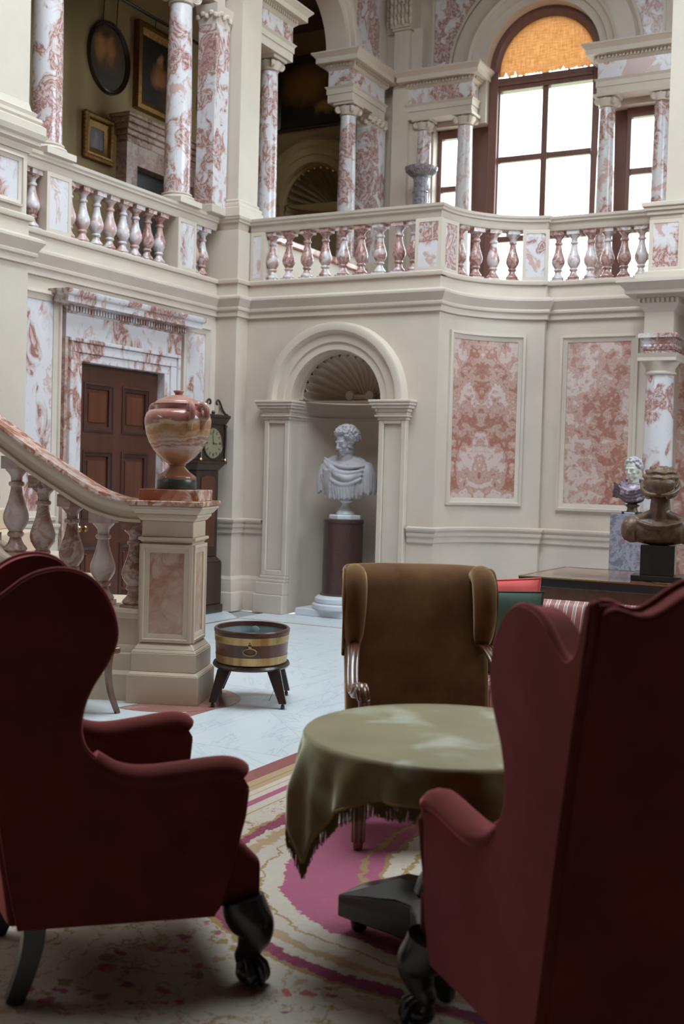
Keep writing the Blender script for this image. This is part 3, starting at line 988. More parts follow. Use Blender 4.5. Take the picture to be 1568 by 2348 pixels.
pa0, pa1 = 0.215, 1.13
pan = bpy.data.objects.new('wall_panel', None)
COL.objects.link(pan)
pan.location = arc_pt((pa0 + pa1) / 2, 0, 2.0)
tag(pan, 'tall red marble wall panel on the curved wall, next to the niche', 'marble panel', 'book-matched red marble panels')
po = V(pan.location)
b = MB()
panel_frame(b, pa0, pa1, 1.22, 2.985, 0.075, 0.03, arc_pt)
b.build('frame', 'stone', parent=pan, smooth=30, loc=None).data.transform(Matrix.Translation(-po))
b = MB().grid(lambda u, v: arc_pt(pa0 + 0.07 + (pa1 - pa0 - 0.14) * u, 0.004, 1.29 + 1.625 * v), 17, 2)
o = b.build('slab', 'rosso', parent=pan, smooth=60)
o.data.transform(Matrix.Translation(-po))
am = PI - (pa0 + pa1) / 2 / 0.945
tx = V((sin(am), -cos(am), 0))
o.data.transform(Matrix.Rotation(-math.atan2(tx.y, tx.x), 4, 'Z'))
o.rotation_euler = (0, 0, math.atan2(tx.y, tx.x))

pan = bpy.data.objects.new('wall_panel', None)
COL.objects.link(pan)
px0, px1 = -3.705, -2.905
pan.location = ((px0 + px1) / 2, YB, 2.0)
tag(pan, 'tall red marble wall panel on the straight wall, left of the lower column', 'marble panel', 'book-matched red marble panels')
hw = (px1 - px0) / 2
b = MB()
panel_frame(b, -hw, hw, 1.19 - 2, 2.985 - 2, 0.075, 0.03, lambda x, o_, z: (x, -o_, z))
b.build('frame', 'stone', parent=pan, smooth=30)
MB().box(-hw + 0.07, hw - 0.07, -0.004, 0.02, 1.26 - 2, 2.915 - 2).build('slab', 'rosso_plain', parent=pan, smooth=0)

# white marble panels either side of the door
for (y0, y1, lab, z1_) in ((7.31, 8.02, 'narrow white marble panel with purple-red veins left of the door', 3.03), (9.86, 10.36, 'narrow white marble panel with purple-red veins between door and clock', 3.02)):
    pan = bpy.data.objects.new('wall_panel', None)
    COL.objects.link(pan)
    pan.location = (XL, (y0 + y1) / 2, 2.0)
    tag(pan, lab, 'marble panel')
    h_ = (y1 - y0) / 2
    b = MB()
    panel_frame(b, -h_, h_, 1.02 - 2, z1_ - 2, 0.085, 0.035, lambda x, o_, z: (o_, x, z))
    b.build('frame', 'stone', parent=pan, smooth=30)
    MB().box(-0.02, 0.004, -h_ + 0.08, h_ - 0.08, 1.10 - 2, z1_ - 2.08).build('slab', 'door_marble', parent=pan, smooth=0)

# ------------------------------------------------------------------ door
door = thing('door_1', 'tall panelled mahogany door in a white and red marble surround', 'door', (XL, (DY0 + DY1) / 2, 0))
dw = (DY1 - DY0) / 2
x = -0.06
b = MB()
st, rl = 0.135, 0.14
cols = [(-dw + st, -0.065), (0.065, dw - st)]
rows = [(0.25, 0.78), (1.02, 1.66), (1.83, 2.29)]
b.box(x - 0.05, x, -dw + 0.006, -dw + st, 0.005, DZ - 0.007).box(x - 0.05, x, dw - st, dw - 0.006, 0.005, DZ - 0.007).box(x - 0.05, x, -0.065, 0.065, 0.005, DZ - 0.003)
zr_ = [0.005, 0.25, 0.78, 1.02, 1.66, 1.83, 2.29, DZ - 0.003]
for k in (0, 2, 4, 6):
    for (a, c_) in cols:
        b.box(x - 0.05, x, a, c_, zr_[k], zr_[k + 1])
b.build('door_frame', 'mahogany', parent=door, smooth=0)
for (a, c_) in cols:
    for (z0, z1) in rows:
        q = MB()
        panel_frame(q, a, c_, z0, z1, 0.055, 0.02, lambda yy2, o_, z: (x - 0.012 + o_, yy2, z))
        q.build('panel_moulding', 'mahogany_moulding', parent=door, smooth=30)
        q = MB().box(x - 0.045, x - 0.025, a + 0.05, c_ - 0.05, z0 + 0.05, z1 - 0.05)
        q.frustum(x - 0.025, x - 0.012, a + 0.09, c_ - 0.09, z0 + 0.09, z1 - 0.09, 0)
        q.build('panel', 'mahogany_panel', parent=door, smooth=0, bevel=0.006, seg=1)
for (yk, kind_) in ((-0.585, 'k'), (-0.50, 'b')):
    q = MB().lathe([(0.012, 0), (0.03, 0.004), (0.012, 0.01), (0.011, 0.035), (0.028, 0.05), (0.032, 0.065), (0.02, 0.078)], 14, (0, 0, 0), Matrix.Translation((x, yk, 0.93)) @ Matrix.Rotation(PI / 2, 4, 'Y'), 1, 0.7)
    q.build('door_knob', 'brass', parent=door)

ds = thing('door_surround', 'white and red veined marble door surround with a carved cornice over the dark door', 'door surround', (XL, (DY0 + DY1) / 2, 0))
for sy in (-1, 1):
    q = MB()
    a, c_ = (dw, dw + 0.19)
    for (o_, h) in (((0.0, 0.075), 0.03), ((0.075, 0.165), 0.05), ((0.165, 0.20), 0.075)):
        y0, y1 = sorted((sy * (dw + o_[0]), sy * (dw + o_[1])))
        q.box(-0.075 if o_[0] == 0 else 0, h, y0 - (0.004 if o_[0] == 0 and sy > 0 else 0), y1 + (0.004 if o_[0] == 0 and sy < 0 else 0), 0, DZ + o_[0] * 0.98)
    q.build('jamb', 'door_marble', parent=ds, smooth=0, bevel=0.006, seg=1)
q = MB()
for (o_, h) in (((0.0, 0.075), 0.03), ((0.075, 0.165), 0.05), ((0.165, 0.20), 0.075)):
    q.box(-0.075 if o_[0] == 0 else 0, h, -dw - o_[1], dw + o_[1], DZ + o_[0] - (0.004 if o_[0] == 0 else 0), DZ + o_[1])
q.build('lintel', 'door_marble', parent=ds, smooth=0, bevel=0.006, seg=1)
zf = DZ + 0.20
MB().box(0, 0.045, -dw - 0.24, dw + 0.24, zf, zf + 0.24).build('frieze', 'door_marble', parent=ds, smooth=0)
for sy in (-1, 1):
    MB().box(0, 0.04, sy * (dw + 0.2) if sy > 0 else -dw - 0.24, dw + 0.24 if sy > 0 else -dw - 0.2, 0, zf).build('outer_strip', 'stair_marble', parent=ds, smooth=0)
q = MB()
q.sweep([(-0.001, -dw - 0.24), (0.045, -dw - 0.24), (0.045, dw + 0.24), (-0.001, dw + 0.24)], [(0.0, 0), (0.02, 0.01), (0.022, 0.06), (0.05, 0.065), (0.15, 0.075), (0.15, 0.125), (0.175, 0.14), (0.19, 0.17), (0.19, 0.185), (0.0, 0.20)], z0=zf + 0.21)
q.build('cornice', 'breccia', parent=ds, smooth=30)
bead = MB()
n_ = 44
for k in range(n_):
    yk = -dw - 0.25 + (2 * dw + 0.5) * (k + 0.5) / n_
    bead.box(0.062, 0.10, yk - 0.010, yk + 0.010, zf + 0.225, zf + 0.275)
o = bead.build('dentil', 'breccia', parent=ds, smooth=0)
o['kind'] = 'stuff'


# ------------------------------------------------------------------ balustrades
BAL = [(0.0, 0.95, 1), (0.045, 0.95, 1), (0.046, 0.80, 0), (0.075, 0.93, 0), (0.10, 0.86, 0), (0.135, 0.62, 0), (0.17, 0.50, 0), (0.20, 0.44, 0), (0.215, 0.60, 0), (0.235, 0.66, 0), (0.255, 0.60, 0), (0.265, 0.52, 0),
       (0.30, 0.70, 0), (0.35, 0.92, 0), (0.40, 1.0, 0), (0.45, 0.97, 0), (0.52, 0.80, 0), (0.60, 0.60, 0), (0.68, 0.48, 0), (0.735, 0.43, 0), (0.745, 0.58, 0), (0.765, 0.62, 0), (0.785, 0.57, 0), (0.79, 0.44, 0), (0.84, 0.46, 0), (0.87, 0.60, 0), (0.90, 0.82, 0), (0.925, 0.9, 0)]


def baluster_mesh(h, r, n=20):
    b = MB()
    body = [(r * q, h * t) for (t, q, s_) in BAL if not s_]
    b.lathe(body, n)
    s2 = r * 0.94
    b.box(-s2, s2, -s2, s2, 0, h * 0.048)
    b.box(-s2, s2, -s2, s2, h * 0.92, h)
    return b


def pedestal(parent, c, ang, hw_, hd, z0, z1, mat='door_marble', name='pedestal'):
    """die with sunk marble panel on its hall side (local -y)"""
    T = Matrix.Translation(V(c) - V(parent.location)) @ Matrix.Rotation(ang, 4, 'Z')
    b = MB()
    f = 0.038
    b.box(-hw_, hw_, -hd + 0.012, hd, z0, z1)
    b.box(-hw_, -hw_ + f, -hd, -hd + 0.012, z0, z1).box(hw_ - f, hw_, -hd, -hd + 0.012, z0, z1)
    b.box(-hw_ + f, hw_ - f, -hd, -hd + 0.012, z0, z0 + f).box(-hw_ + f, hw_ - f, -hd, -hd + 0.012, z1 - f, z1)
    o_ = b.build(name, 'stone', parent=parent, smooth=0, rot=(0, 0, ang), loc=V(c) - V(parent.location))
    MB().box(-hw_ + f, hw_ - f, -hd + 0.005, -hd + 0.013, z0 + f, z1 - f).build('panel', mat, parent=o_, smooth=0)
    return o_


ZB0, ZB1 = 3.547, 4.07
RAILP = [(-0.236, 4.07), (-0.03, 4.07), (-0.02, 4.088), (-0.012, 4.14), (0.012, 4.148), (0.014, 4.165), (0.03, 4.18), (0.036, 4.205), (-0.25, 4.205), (-0.25, 4.15)]
bal_me = None


def balustrade(name, label, path, bal, org):
    global bal_me
    t = thing(name, label, 'balustrade', org)
    o = V(org)
    p2 = [(p_[0] - o.x, p_[1] - o.y) for p_ in path]
    MB().sweep(p2, RAILP, True, -o.z).build('rail', 'stone', parent=t, smooth=30)
    MB().sweep(p2, PLIN, True, -o.z).build('plinth', 'stone', parent=t, smooth=30)
    for (x_, y_, a_) in bal:
        if bal_me is None:
            ob = baluster_mesh(ZB1 - ZB0, 0.070).build('baluster', 'baluster', parent=t, smooth=40)
            bal_me = ob.data
        else:
            ob = bpy.data.objects.new('baluster', bal_me)
            COL.objects.link(ob)
            ob.parent = t
        ob.location = (x_ - o.x, y_ - o.y, ZB0 - o.z)
        ob.rotation_euler = (0, 0, a_)
    return t


XB = XL - 0.11
ly = [7.53, 7.665, 7.80 - 0.02]
lb = [(XB, y_, 0) for y_ in (7.43, 7.60, 7.765)] + [(XB, 8.235 + k * 0.1935, 0) for k in range(8)] + [(XB, y_, 0) for y_ in (10.175, 10.345)]
lbal = balustrade('balustrade', 'stone balustrade with pink marble balusters above the dark mahogany door', [(XL, 7.30), (XL, YC)], lb, (XL, 8.9, ZG))
for yc2 in (7.985, 9.915):
    pedestal(lbal, (XL - 0.11, yc2, ZG), PI / 2, 0.158, 0.115, 0.047, 0.57)
bpath = [(XP, YN), (XE, YN)] + arc[1:] + [(-3.865, 11.63), (-3.865, YB), (-2.80, YB)]
bb = [(x_, YN + 0.11, 0) for x_ in (-6.66, -6.46, -6.235, -6.015, -5.80, -5.59, -5.375, -5.16, -4.99)]
for s_ in (0.44, 0.62, 0.80, 0.985):
    q = arc_pt(s_, -0.11, 0)
    bb.append((q[0], q[1], PI / 2 - s_ / 0.945))
bb += [(x_, YB + 0.11, 0) for x_ in (-3.80, -3.635, -3.46, -3.285, -3.11, -2.94)]
bbal = balustrade('balustrade', 'long stone balustrade with pink marble balusters above the niche, curving towards the big window', bpath, bb, (-4.645, 10.7, ZG))
pedestal(bbal, (-6.80, YN + 0.115, ZG), 0, 0.085, 0.105, 0.047, 0.57, 'breccia')
pedestal(bbal, (-4.79, YN + 0.115, ZG), 0, 0.143, 0.115, 0.047, 0.57, 'breccia')
q = arc_pt(0.185, -0.105, 0)
pedestal(bbal, (q[0], q[1], ZG), PI / 2 - 0.185 / 0.945, 0.15, 0.105, 0.047, 0.57, 'breccia')
q = arc_pt(1.20, -0.105, 0)
pedestal(bbal, (q[0], q[1], ZG), PI / 2 - 1.20 / 0.945, 0.135, 0.105, 0.047, 0.57, 'breccia')

# pier pedestal at the right end of the balustrade and the one at far left
rp = thing('rail_pedestal', 'square stone pedestal with a narrow marble panel ending the balustrade, over the lower column', 'pedestal', (-2.64, 11.68, ZG))
pedestal(rp, (-2.64, 11.68, ZG), 0, 0.16, 0.17, 0.06, 0.56, 'breccia', 'die')
b = MB().box(-0.20, 0.20, -0.21, 0.2, 0, 0.06)
b.build('base', 'stone', parent=rp, smooth=0, bevel=0.012)
q = MB()
for (g, za, zb) in ((0.0, 0.56, 0.60), (0.025, 0.60, 0.64), (0.05, 0.64, 0.675), (0.07, 0.675, 0.72)):
    q.box(-0.16 - g, 0.16 + g, -0.17 - g, 0.2, za, zb)
q.build('cap', 'stone', parent=rp, smooth=0, bevel=0.008)
q = MB().sweep([(0.16, 0.08), (1.6, 0.08)], [(-0.2, 0.57), (0.0, 0.57), (0.03, 0.65), (0.06, 0.70), (-0.2, 0.70)], True)
q.box(0.16, 1.6, 0.08, 0.25, 0.0, 0.57)
q.build('side_wall', 'stone', parent=rp, smooth=30)

fp = thing('rail_pedestal', 'broad stone pedestal with veined marble panel at the far left of the gallery rail', 'pedestal', (-6.95, 6.6, ZG))
b = MB().box(-0.3, 0.085, -3.0, 0.68, 0.047, 0.55)
b.build('die', 'stone', parent=fp, smooth=0)
q = MB()
panel_frame(q, -1.0, 0.62, 0.10, 0.51, 0.05, 0.03, lambda yy2, o_, z: (0.085 + o_, yy2, z))
q.build('panel_frame', 'stone', parent=fp, smooth=30)
MB().box(0.07, 0.089, -0.95, 0.57, 0.145, 0.465).build('panel', 'door_marble', parent=fp, smooth=0)
q = MB().sweep([(0.085, -3.0), (0.085, 0.68), (-0.2, 0.68)], [(-0.3, 0.55), (0.02, 0.55), (0.03, 0.60), (0.075, 0.615), (0.075, 0.645), (0.10, 0.66), (0.115, 0.70), (-0.3, 0.70)], True)
q.build('cap', 'stone', parent=fp, smooth=30)


# ------------------------------------------------------------------ columns
def ionic_capital(r, mat='stone'):
    """capital of height 1.45 r, base at z = 0"""
    b = MB()
    b.lathe([(r * 0.98, 0), (r * 1.06, 0.05 * r), (r * 0.98, 0.1 * r), (r * 1.0, 0.25 * r), (r * 1.25, 0.7 * r), (r * 1.3, 0.95 * r)], 24)
    for k in range(4):
        a = PI / 4 + k * PI / 2
        T = Matrix.Rotation(a, 4, 'Z') @ Matrix.Translation((r * 1.30, 0, r * 0.62))
        b.tube([(0, -0.17 * r, 0), (0, 0.17 * r, 0)], 0.40 * r, 16, mat=T)
        for sy in (-1, 1):
            sp = [(0.34 * r * (1 - i / 18) * cos(i * 0.75), sy * 0.17 * r, 0.34 * r * (1 - i / 18) * sin(i * 0.75)) for i in range(17)]
            b.tube(sp, 0.07 * r, 5, mat=T)
        b.ball((r * 0.98 * cos(k * PI / 2), r * 0.98 * sin(k * PI / 2), r * 0.95), 0.2 * r, n=8)
    poly = []
    for k in range(4):
        for j in range(7):
            a = -PI / 4 + k * PI / 2 + j / 7 * PI / 2
            t = abs((j / 7 - 0.5) * 2)
            rad = r * (1.38 + 0.52 * t ** 2.2)
            poly.append((rad * cos(a), rad * sin(a)))
    b.prism(poly, lambda x_, y_: (x_, y_, r * 1.12), lambda x_, y_: (x_ * 1.05, y_ * 1.05, r * 1.4))
    return b


def column(label, x_, y_, z0, z1, r, name='column', base=True, mat='breccia', group=None, rz=0.0):
    t = thing(name, label, 'column', (x_, y_, z0), rz, group)
    h = z1 - z0
    b0 = 0.0
    if base:
        q = MB().box(-r * 1.42, r * 1.42, -r * 1.42, r * 1.42, 0, r * 0.42)
        q.lathe([(r * 1.38, 0.42 * r), (r * 1.42, 0.52 * r), (r * 1.36, 0.64 * r), (r * 1.18, 0.68 * r), (r * 1.12, 0.76 * r), (r * 1.2, 0.82 * r), (r * 1.2, 0.9 * r), (r * 1.05, 0.96 * r)], 28)
        q.build('base', 'stone', parent=t, smooth=40)
        b0 = r * 0.96
    ch = r * 1.4
    sp = []
    for k in range(9):
        u = k / 8
        sp.append((r * (1.03 - 0.03 * u if u < 0.35 else 1.02 - 0.16 * ((u - 0.35) / 0.65) ** 1.4), b0 + (h - ch - b0) * u))
    MB().lathe(sp, 28).build('shaft', mat, parent=t, smooth=60)
    ionic_capital(r * 0.94).build('capital', 'stone', parent=t, smooth=45, loc=(0, 0, h - r * 0.94 * 1.4))
    return t


CX = XL - 0.11
column('pink breccia column on the gallery rail, nearest the left picture edge', CX, 7.93, ZR, 6.42, 0.132)
column('pink breccia column on the gallery rail, in front of the gilt portrait', CX, 9.87, ZR, 6.42, 0.132)
column('pink breccia column just behind the tall corner pier, left of the dark arch', -7.27, 11.62, ZR, 6.27, 0.112)
column('pink breccia column on the right of the dark arch with the shell niche', -7.20, 13.45, ZR, 6.27, 0.115)

# respond of the colonnade against the corner pier
t = thing('pilaster', 'square mottled pink marble pilaster standing against the corner pier on the gallery rail', 'pilaster', (-7.17, 10.34, ZR))
MB().box(-0.13, 0.13, -0.14, 0.135, 0, 0.09).build('base', 'stone', parent=t, smooth=0, bevel=0.01)
MB().box(-0.11, 0.11, -0.12, 0.135, 0.09, 1.96).build('shaft', 'breccia', parent=t, smooth=0)
q = MB().frustum(-0.11, 0.11, -0.12, 0.13, 1.96, 2.16, 0.03)
for k in range(5):
    q.ball((-0.11 + k * 0.055, -0.14, 2.04 + 0.03 * (k % 2)), 0.03, n=8)
    q.ball((0.13, -0.12 + k * 0.055, 2.04 + 0.03 * (k % 2)), 0.03, n=8)
q.build('capital', 'stone', parent=t, smooth=40)

# upper corner pier and near left pier, with base mouldings
up = thing('corner_pier', 'tall plain stone pier rising from the gallery rail at the corner of the hall', 'pier', (-7.02, 10.68, ZR))
MB().box(-0.125, 0.105, -0.19, 0.19, 0.0, 5.19).build('shaft', 'stone', parent=up, smooth=0)
MB().sweep([(-0.125, -0.19), (0.105, -0.19), (0.105, 0.19), (-0.125, 0.19)], [(0.05, 0.0), (0.05, 0.09), (0.035, 0.10), (0.04, 0.12), (0.035, 0.14), (0.015, 0.15), (0.02, 0.17), (0.0, 0.19)]).build('base', 'stone', parent=up, smooth=30)
MB().sweep([(-6.87, 5.0), (-6.87, 7.295), (-7.3, 7.295)], [(0.10, 4.2), (0.10, 4.27), (0.07, 4.29), (0.08, 4.31), (0.075, 4.335), (0.04, 4.35), (0.05, 4.38), (0.015, 4.40), (0.0, 4.46)]).build('trim_5', 'stone', smooth=30, kind='structure')

# entablatures
def entab(label, x0, x1, y0, y1, z0, faces, name='entablature'):
    """architrave, marble frieze, dentil course and cornice round the named faces"""
    cx, cy = (x0 + x1) / 2, (y0 + y1) / 2
    t = thing(name, label, 'entablature', (cx, cy, z0))
    a, b_ = (x1 - x0) / 2, (y1 - y0) / 2
    MB().box(-a, a, -b_, b_, 0, 0.10).box(-a - 0.012, a + 0.012, -b_ - 0.012, b_ + 0.012, 0.10, 0.165).frustum(-a - 0.012, a + 0.012, -b_ - 0.012, b_ + 0.012, 0.165, 0.195, 0.022).build('architrave', 'stone', parent=t, smooth=0)
    MB().box(-a + 0.005, a - 0.005, -b_ + 0.005, b_ - 0.005, 0.195, 0.40).build('frieze', 'breccia', parent=t, smooth=0)
    q = MB()
    q.frustum(-a, a, -b_, b_, 0.40, 0.43, 0.03)
    q.box(-a - 0.035, a + 0.035, -b_ - 0.035, b_ + 0.035, 0.43, 0.465)
    q.box(-a - 0.12, a + 0.12, -b_ - 0.12, b_ + 0.12, 0.475, 0.535)
    q.frustum(-a - 0.12, a + 0.12, -b_ - 0.12, b_ + 0.12, 0.535, 0.585, 0.045)
    q.box(-a - 0.17, a + 0.17, -b_ - 0.17, b_ + 0.17, 0.585, 0.605)
    q.box(-a - 0.04, a + 0.04, -b_ - 0.04, b_ + 0.04, 0.465, 0.475)
    q.build('cornice', 'stone', parent=t, smooth=0)
    d = MB()
    for sx in (-1, 1):
        n_ = max(2, int(2 * b_ / 0.045))
        for k in range(n_):
            yk = -b_ + 2 * b_ * (k + 0.5) / n_
            d.box(sx * (a + 0.035) - 0.02, sx * (a + 0.035) + 0.02, yk - 0.012, yk + 0.012, 0.435, 0.472)
        n_ = max(2, int(2 * a / 0.045))
        for k in range(n_):
            xk = -a + 2 * a * (k + 0.5) / n_
            d.box(xk - 0.012, xk + 0.012, sx * (b_ + 0.035) - 0.02, sx * (b_ + 0.035) + 0.02, 0.435, 0.472)
    o_ = d.build('dentil', 'stone', parent=t, smooth=0)
    o_['kind'] = 'stuff'
    return t


entab('stone entablature over the left gallery columns, cut by the top of the picture', -7.40, -7.12, 7.32, 10.46, 6.42, '')
entab('stone and marble entablature block behind the corner pier, left of the dark arch', -7.45, -7.08, 10.89, 11.82, 6.27, '')
entab('stone and marble entablature block carried by column and pilaster, right of the dark arch', -7.42, -7.06, 13.28, 14.22, 6.27, '')

t = thing('pilaster', 'square pink marble pilaster behind the column on the right of the dark arch', 'pilaster', (-7.16, 14.10, ZR))
MB().box(-0.16, 0.13, -0.24, 0.2, -0.7, 0.1).build('base', 'stone', parent=t, smooth=0)
MB().box(-0.14, 0.08, -0.22, 0.2, 0.1, 1.9).build('shaft', 'breccia', parent=t, smooth=0)
q = MB().frustum(-0.14, 0.08, -0.22, 0.19, 1.9, 2.06, 0.03)
for k in range(7):
    q.ball((0.10, -0.22 + k * 0.06, 1.96 + 0.04 * (k % 2)), 0.035, n=8)
for k in range(4):
    q.ball((-0.12 + k * 0.06, -0.24, 1.96 + 0.04 * (k % 2)), 0.035, n=8)
q.build('capital', 'stone', parent=t, smooth=40)
# dado under these columns with a red marble top
t = thing('column_dado', 'low stone dado with red marble top carrying the columns of the dark arch', 'dado', (-7.2, 12.8, ZG))
MB().box(-0.22, 0.16, -1.75, 1.75, -0.05, 0.62).build('die', 'stone', parent=t, smooth=0)
MB().box(-0.26, 0.20, -1.75, 1.75, 0.62, 0.70).build('top_slab', 'red_slab', parent=t, smooth=0, bevel=0.015)

# wall over the colonnade line with the arch, X = XL plane
zs_, ya_, ra_ = 6.885, 12.55, 0.66
b = MB()
b.box(-7.42, XL, 7.295, 10.49, 6.91, 9.4)
b.box(-7.42, XL, 10.49, ya_ - ra_, 6.88, 9.4).box(-7.42, XL, ya_ + ra_, 14.6, 6.88, 9.4)
n_ = 20
vs, fs = [], []
for k in range(n_ + 1):
    a = PI * k / n_
    yk, zk = ya_ - ra_ * cos(a), zs_ + ra_ * sin(a)
    vs += [(XL, yk, zk), (XL, yk, 9.4), (-7.42, yk, zk), (-7.42, yk, 9.4)]
for k in range(n_):
    i = 4 * k
    fs += [(i, i + 4, i + 5, i + 1), (i + 2, i + 3, i + 7, i + 6), (i, i + 2, i + 6, i + 4)]
b.add(vs, fs)
structure(b, 'wall_left', 'stone', smooth=40)
t = thing('archivolt', 'moulded stone arch ring springing from the entablature beside the dark gallery', 'arch', (XL, ya_, zs_))
pr = [(0.0, 0.66, -0.25), (0.0, 0.66, 0.03), (0, 0.74, 0.03), (0, 0.745, 0.045), (0, 0.85, 0.05), (0, 0.86, 0.07), (0, 0.91, 0.08), (0, 0.93, 0.07), (0, 0.93, 0)]
vs, fs = [], []
for k in range(25):
    a = PI * k / 24
    for (_, r_, h) in pr:
        vs.append((h, -r_ * cos(a), r_ * sin(a)))
m_ = len(pr)
for k in range(24):
    for j in range(m_ - 1):
        fs.append((k * m_ + j, k * m_ + j + 1, (k + 1) * m_ + j + 1, (k + 1) * m_ + j))
MB().add(vs, fs).build('ring', 'stone', parent=t, smooth=30)
MB().box(-0.0, 0.012, 0.97, 1.6, 0.1, 2.2).build('spandrel_panel', 'breccia', parent=t, smooth=0)

# ------------------------------------------------------------------ window wall
YW, WX = 14.60, -5.0
b = MB().box(-7.45, -6.50, YW, YW + 0.35, 3.4, 9.4).box(-3.50, 2.45, YW, YW + 0.35, 3.4, 9.4).box(-6.50, -3.50, YW, YW + 0.35, 3.4, 3.72)
arch_wall(b, -6.50, -3.50, 6.24, 9.4, WX, 0.765, 6.88, YW, 0.35, 32)
arch_wall(b, -6.50, -3.50, 6.24, 9.4, WX, 0.765, 6.88, YW + 0.35, 0, 32)
b.box(-6.50, WX - 0.765, YW, YW + 0.35, 6.20, 6.241).box(WX + 0.765, -3.50, YW, YW + 0.35, 6.20, 6.241)
structure(b, 'wall_window', 'stone', smooth=40)
# archivolt of the window
t = thing('archivolt', 'broad moulded stone arch round the top of the big window', 'arch', (WX, YW, 6.88))
pr = [(0.77, 0.0), (0.77, 0.05), (0.86, 0.05), (0.87, 0.08), (0.95, 0.085), (0.96, 0.11), (1.0, 0.12), (1.02, 0.10), (1.10, 0.07), (1.22, 0.065), (1.24, 0.0)]
vs, fs = [], []
m_ = len(pr)
for k in range(41):
    a = PI * k / 40
    for (r_, h) in pr:
        vs.append((-r_ * cos(a), -h, r_ * sin(a)))
for k in range(40):
    for j in range(m_ - 1):
        fs.append((k * m_ + j, k * m_ + j + 1, (k + 1) * m_ + j + 1, (k + 1) * m_ + j))
MB().add(vs, fs).build('ring', 'stone', parent=t, smooth=30)
for sx, lab in ((-1, 'marble spandrel panel left of the window arch'), (1, 'marble spandrel panel right of the window arch')):
    t = thing('spandrel_panel', lab + ', pink veined inside a grey stone frame', 'marble panel', (WX + sx * 1.35, YW, 7.4))
    def outline(g):
        rr = 1.27 + g
        zb, zt, xo = 0.10 + g, 1.9 - g, 1.56 - g
        pts = [(xo, zb)]
        a0 = math.asin(zb / rr)
        a1 = math.asin(min(0.98, 1.24 / rr)) if False else math.radians(78)
        for k in range(15):
            a = a0 + (a1 - a0) * k / 14
            pts.append((rr * cos(a), rr * sin(a)))
        pts += [(rr * cos(a1), zt), (xo, zt)]
        return [(sx * p_ - sx * 1.35, q_ - 0.52) for (p_, q_) in pts]
    o_, i_ = outline(0.0), outline(0.035)
    n_ = len(o_)
    vs = [(p_[0], -0.03, p_[1]) for p_ in o_] + [(p_[0], -0.03, p_[1]) for p_ in i_] + [(p_[0], 0.0, p_[1]) for p_ in i_] + [(p_[0], 0.0, p_[1]) for p_ in o_]
    fs = []
    for k in range(n_):
        k2 = (k + 1) % n_
        fs += [(k, k2, n_ + k2, n_ + k), (n_ + k, n_ + k2, 2 * n_ + k2, 2 * n_ + k), (3 * n_ + k, 3 * n_ + k2, k2, k)]
    MB().add(vs, fs).build('frame', 'stone', parent=t, smooth=30)
    MB().prism(outline(0.03), lambda p_, q_: (p_, 0.0, q_), lambda p_, q_: (p_, -0.008, q_)).build('slab', 'breccia', parent=t, smooth=0)

win = bpy.data.objects.new('window_1', None)
COL.objects.link(win)
win.location = (WX, YW + 0.2, 3.72)
win['kind'] = 'structure'
ZT = 6.62 - 3.72


def wbox(x0, x1, z0, z1, y0=-0.05, y1=0.05, name='frame'):
    return MB().box(x0, x1, y0, y1, z0, z1).build(name, 'window_wood', parent=win, smooth=0, bevel=0.008, seg=1)


b = MB().box(-0.765, -0.64, -0.10, 0.08, 0, ZT + 0.26).box(0.64, 0.765, -0.10, 0.08, 0, ZT + 0.26).box(-0.765, 0.765, -0.07, 0.08, ZT, ZT + 0.17).box(-0.64, 0.64, -0.10, 0.06, ZT + 0.06, ZT + 0.10).box(-0.64, 0.64, -0.05, 0.06, 0, 0.1)
b.box(-0.67, -0.62, -0.05, 0.05, 0.1, ZT).box(0.62, 0.67, -0.05, 0.05, 0.1, ZT)
# side lights
for sx in (-1, 1):
    xa, xb = sorted((sx * 1.08, sx * 1.50))
    b.box(xa, xa + 0.06, -0.05, 0.05, 0, 2.48).box(xb - 0.06, xb, -0.05, 0.05, 0, 2.48).box(xa, xb, -0.06, 0.05, 2.36, 2.48).box(xa, xb, -0.05, 0.05, 0, 0.1)
    b.box(*sorted((sx * 0.765, sx * 1.08)), 0.0, 0.1, 0, 2.5)
b.build('frame', 'window_wood', parent=win, smooth=0, bevel=0.008, seg=1)
nu = 32
vs, fs = [], []
for k in range(nu + 1):
    a = PI * k / nu
    for (r_, y_) in ((0.765, -0.08), (0.69, -0.08), (0.645, -0.03), (0.645, 0.06), (0.765, 0.06)):
        vs.append((-r_ * cos(a), y_, 3.16 + r_ * sin(a)))
for k in range(nu):
    for j in range(4):
        fs.append((k * 5 + j, k * 5 + j + 1, k * 5 + j + 6, k * 5 + j + 5))
MB().add(vs, fs).build('arched_frame', 'window_wood', parent=win, smooth=35)
wbox(-0.042, 0.042, 0.1, ZT, name='mullion')
for z_ in (0.93, 1.98):
    for sx in (-1, 1):
        wbox(*sorted((sx * 0.03, sx * 0.62)), z_ - 0.012, z_ + 0.068, -0.04, 0.04, name='glazing_bar')
for sx in (-1, 1):
    for z_ in (0.93, 1.66):
        wbox(*sorted((sx * 1.14, sx * 1.44)), z_ - 0.01, z_ + 0.07, -0.04, 0.04, name='glazing_bar')
for sx in (-1, 1):
    for (za, zb_) in ((0.1, 0.93), (0.985, 1.98), (2.035, ZT)):
        MB().box(*sorted((sx * 0.03, sx * 0.62)), -0.004, 0.004, za, zb_).build('pane', 'glass', parent=win, smooth=0)
    for (za, zb_) in ((0.1, 0.93), (0.99, 1.66), (1.72, 2.36)):
        MB().box(*sorted((sx * 1.14, sx * 1.44)), -0.004, 0.004, za, zb_).build('pane', 'glass', parent=win, smooth=0)
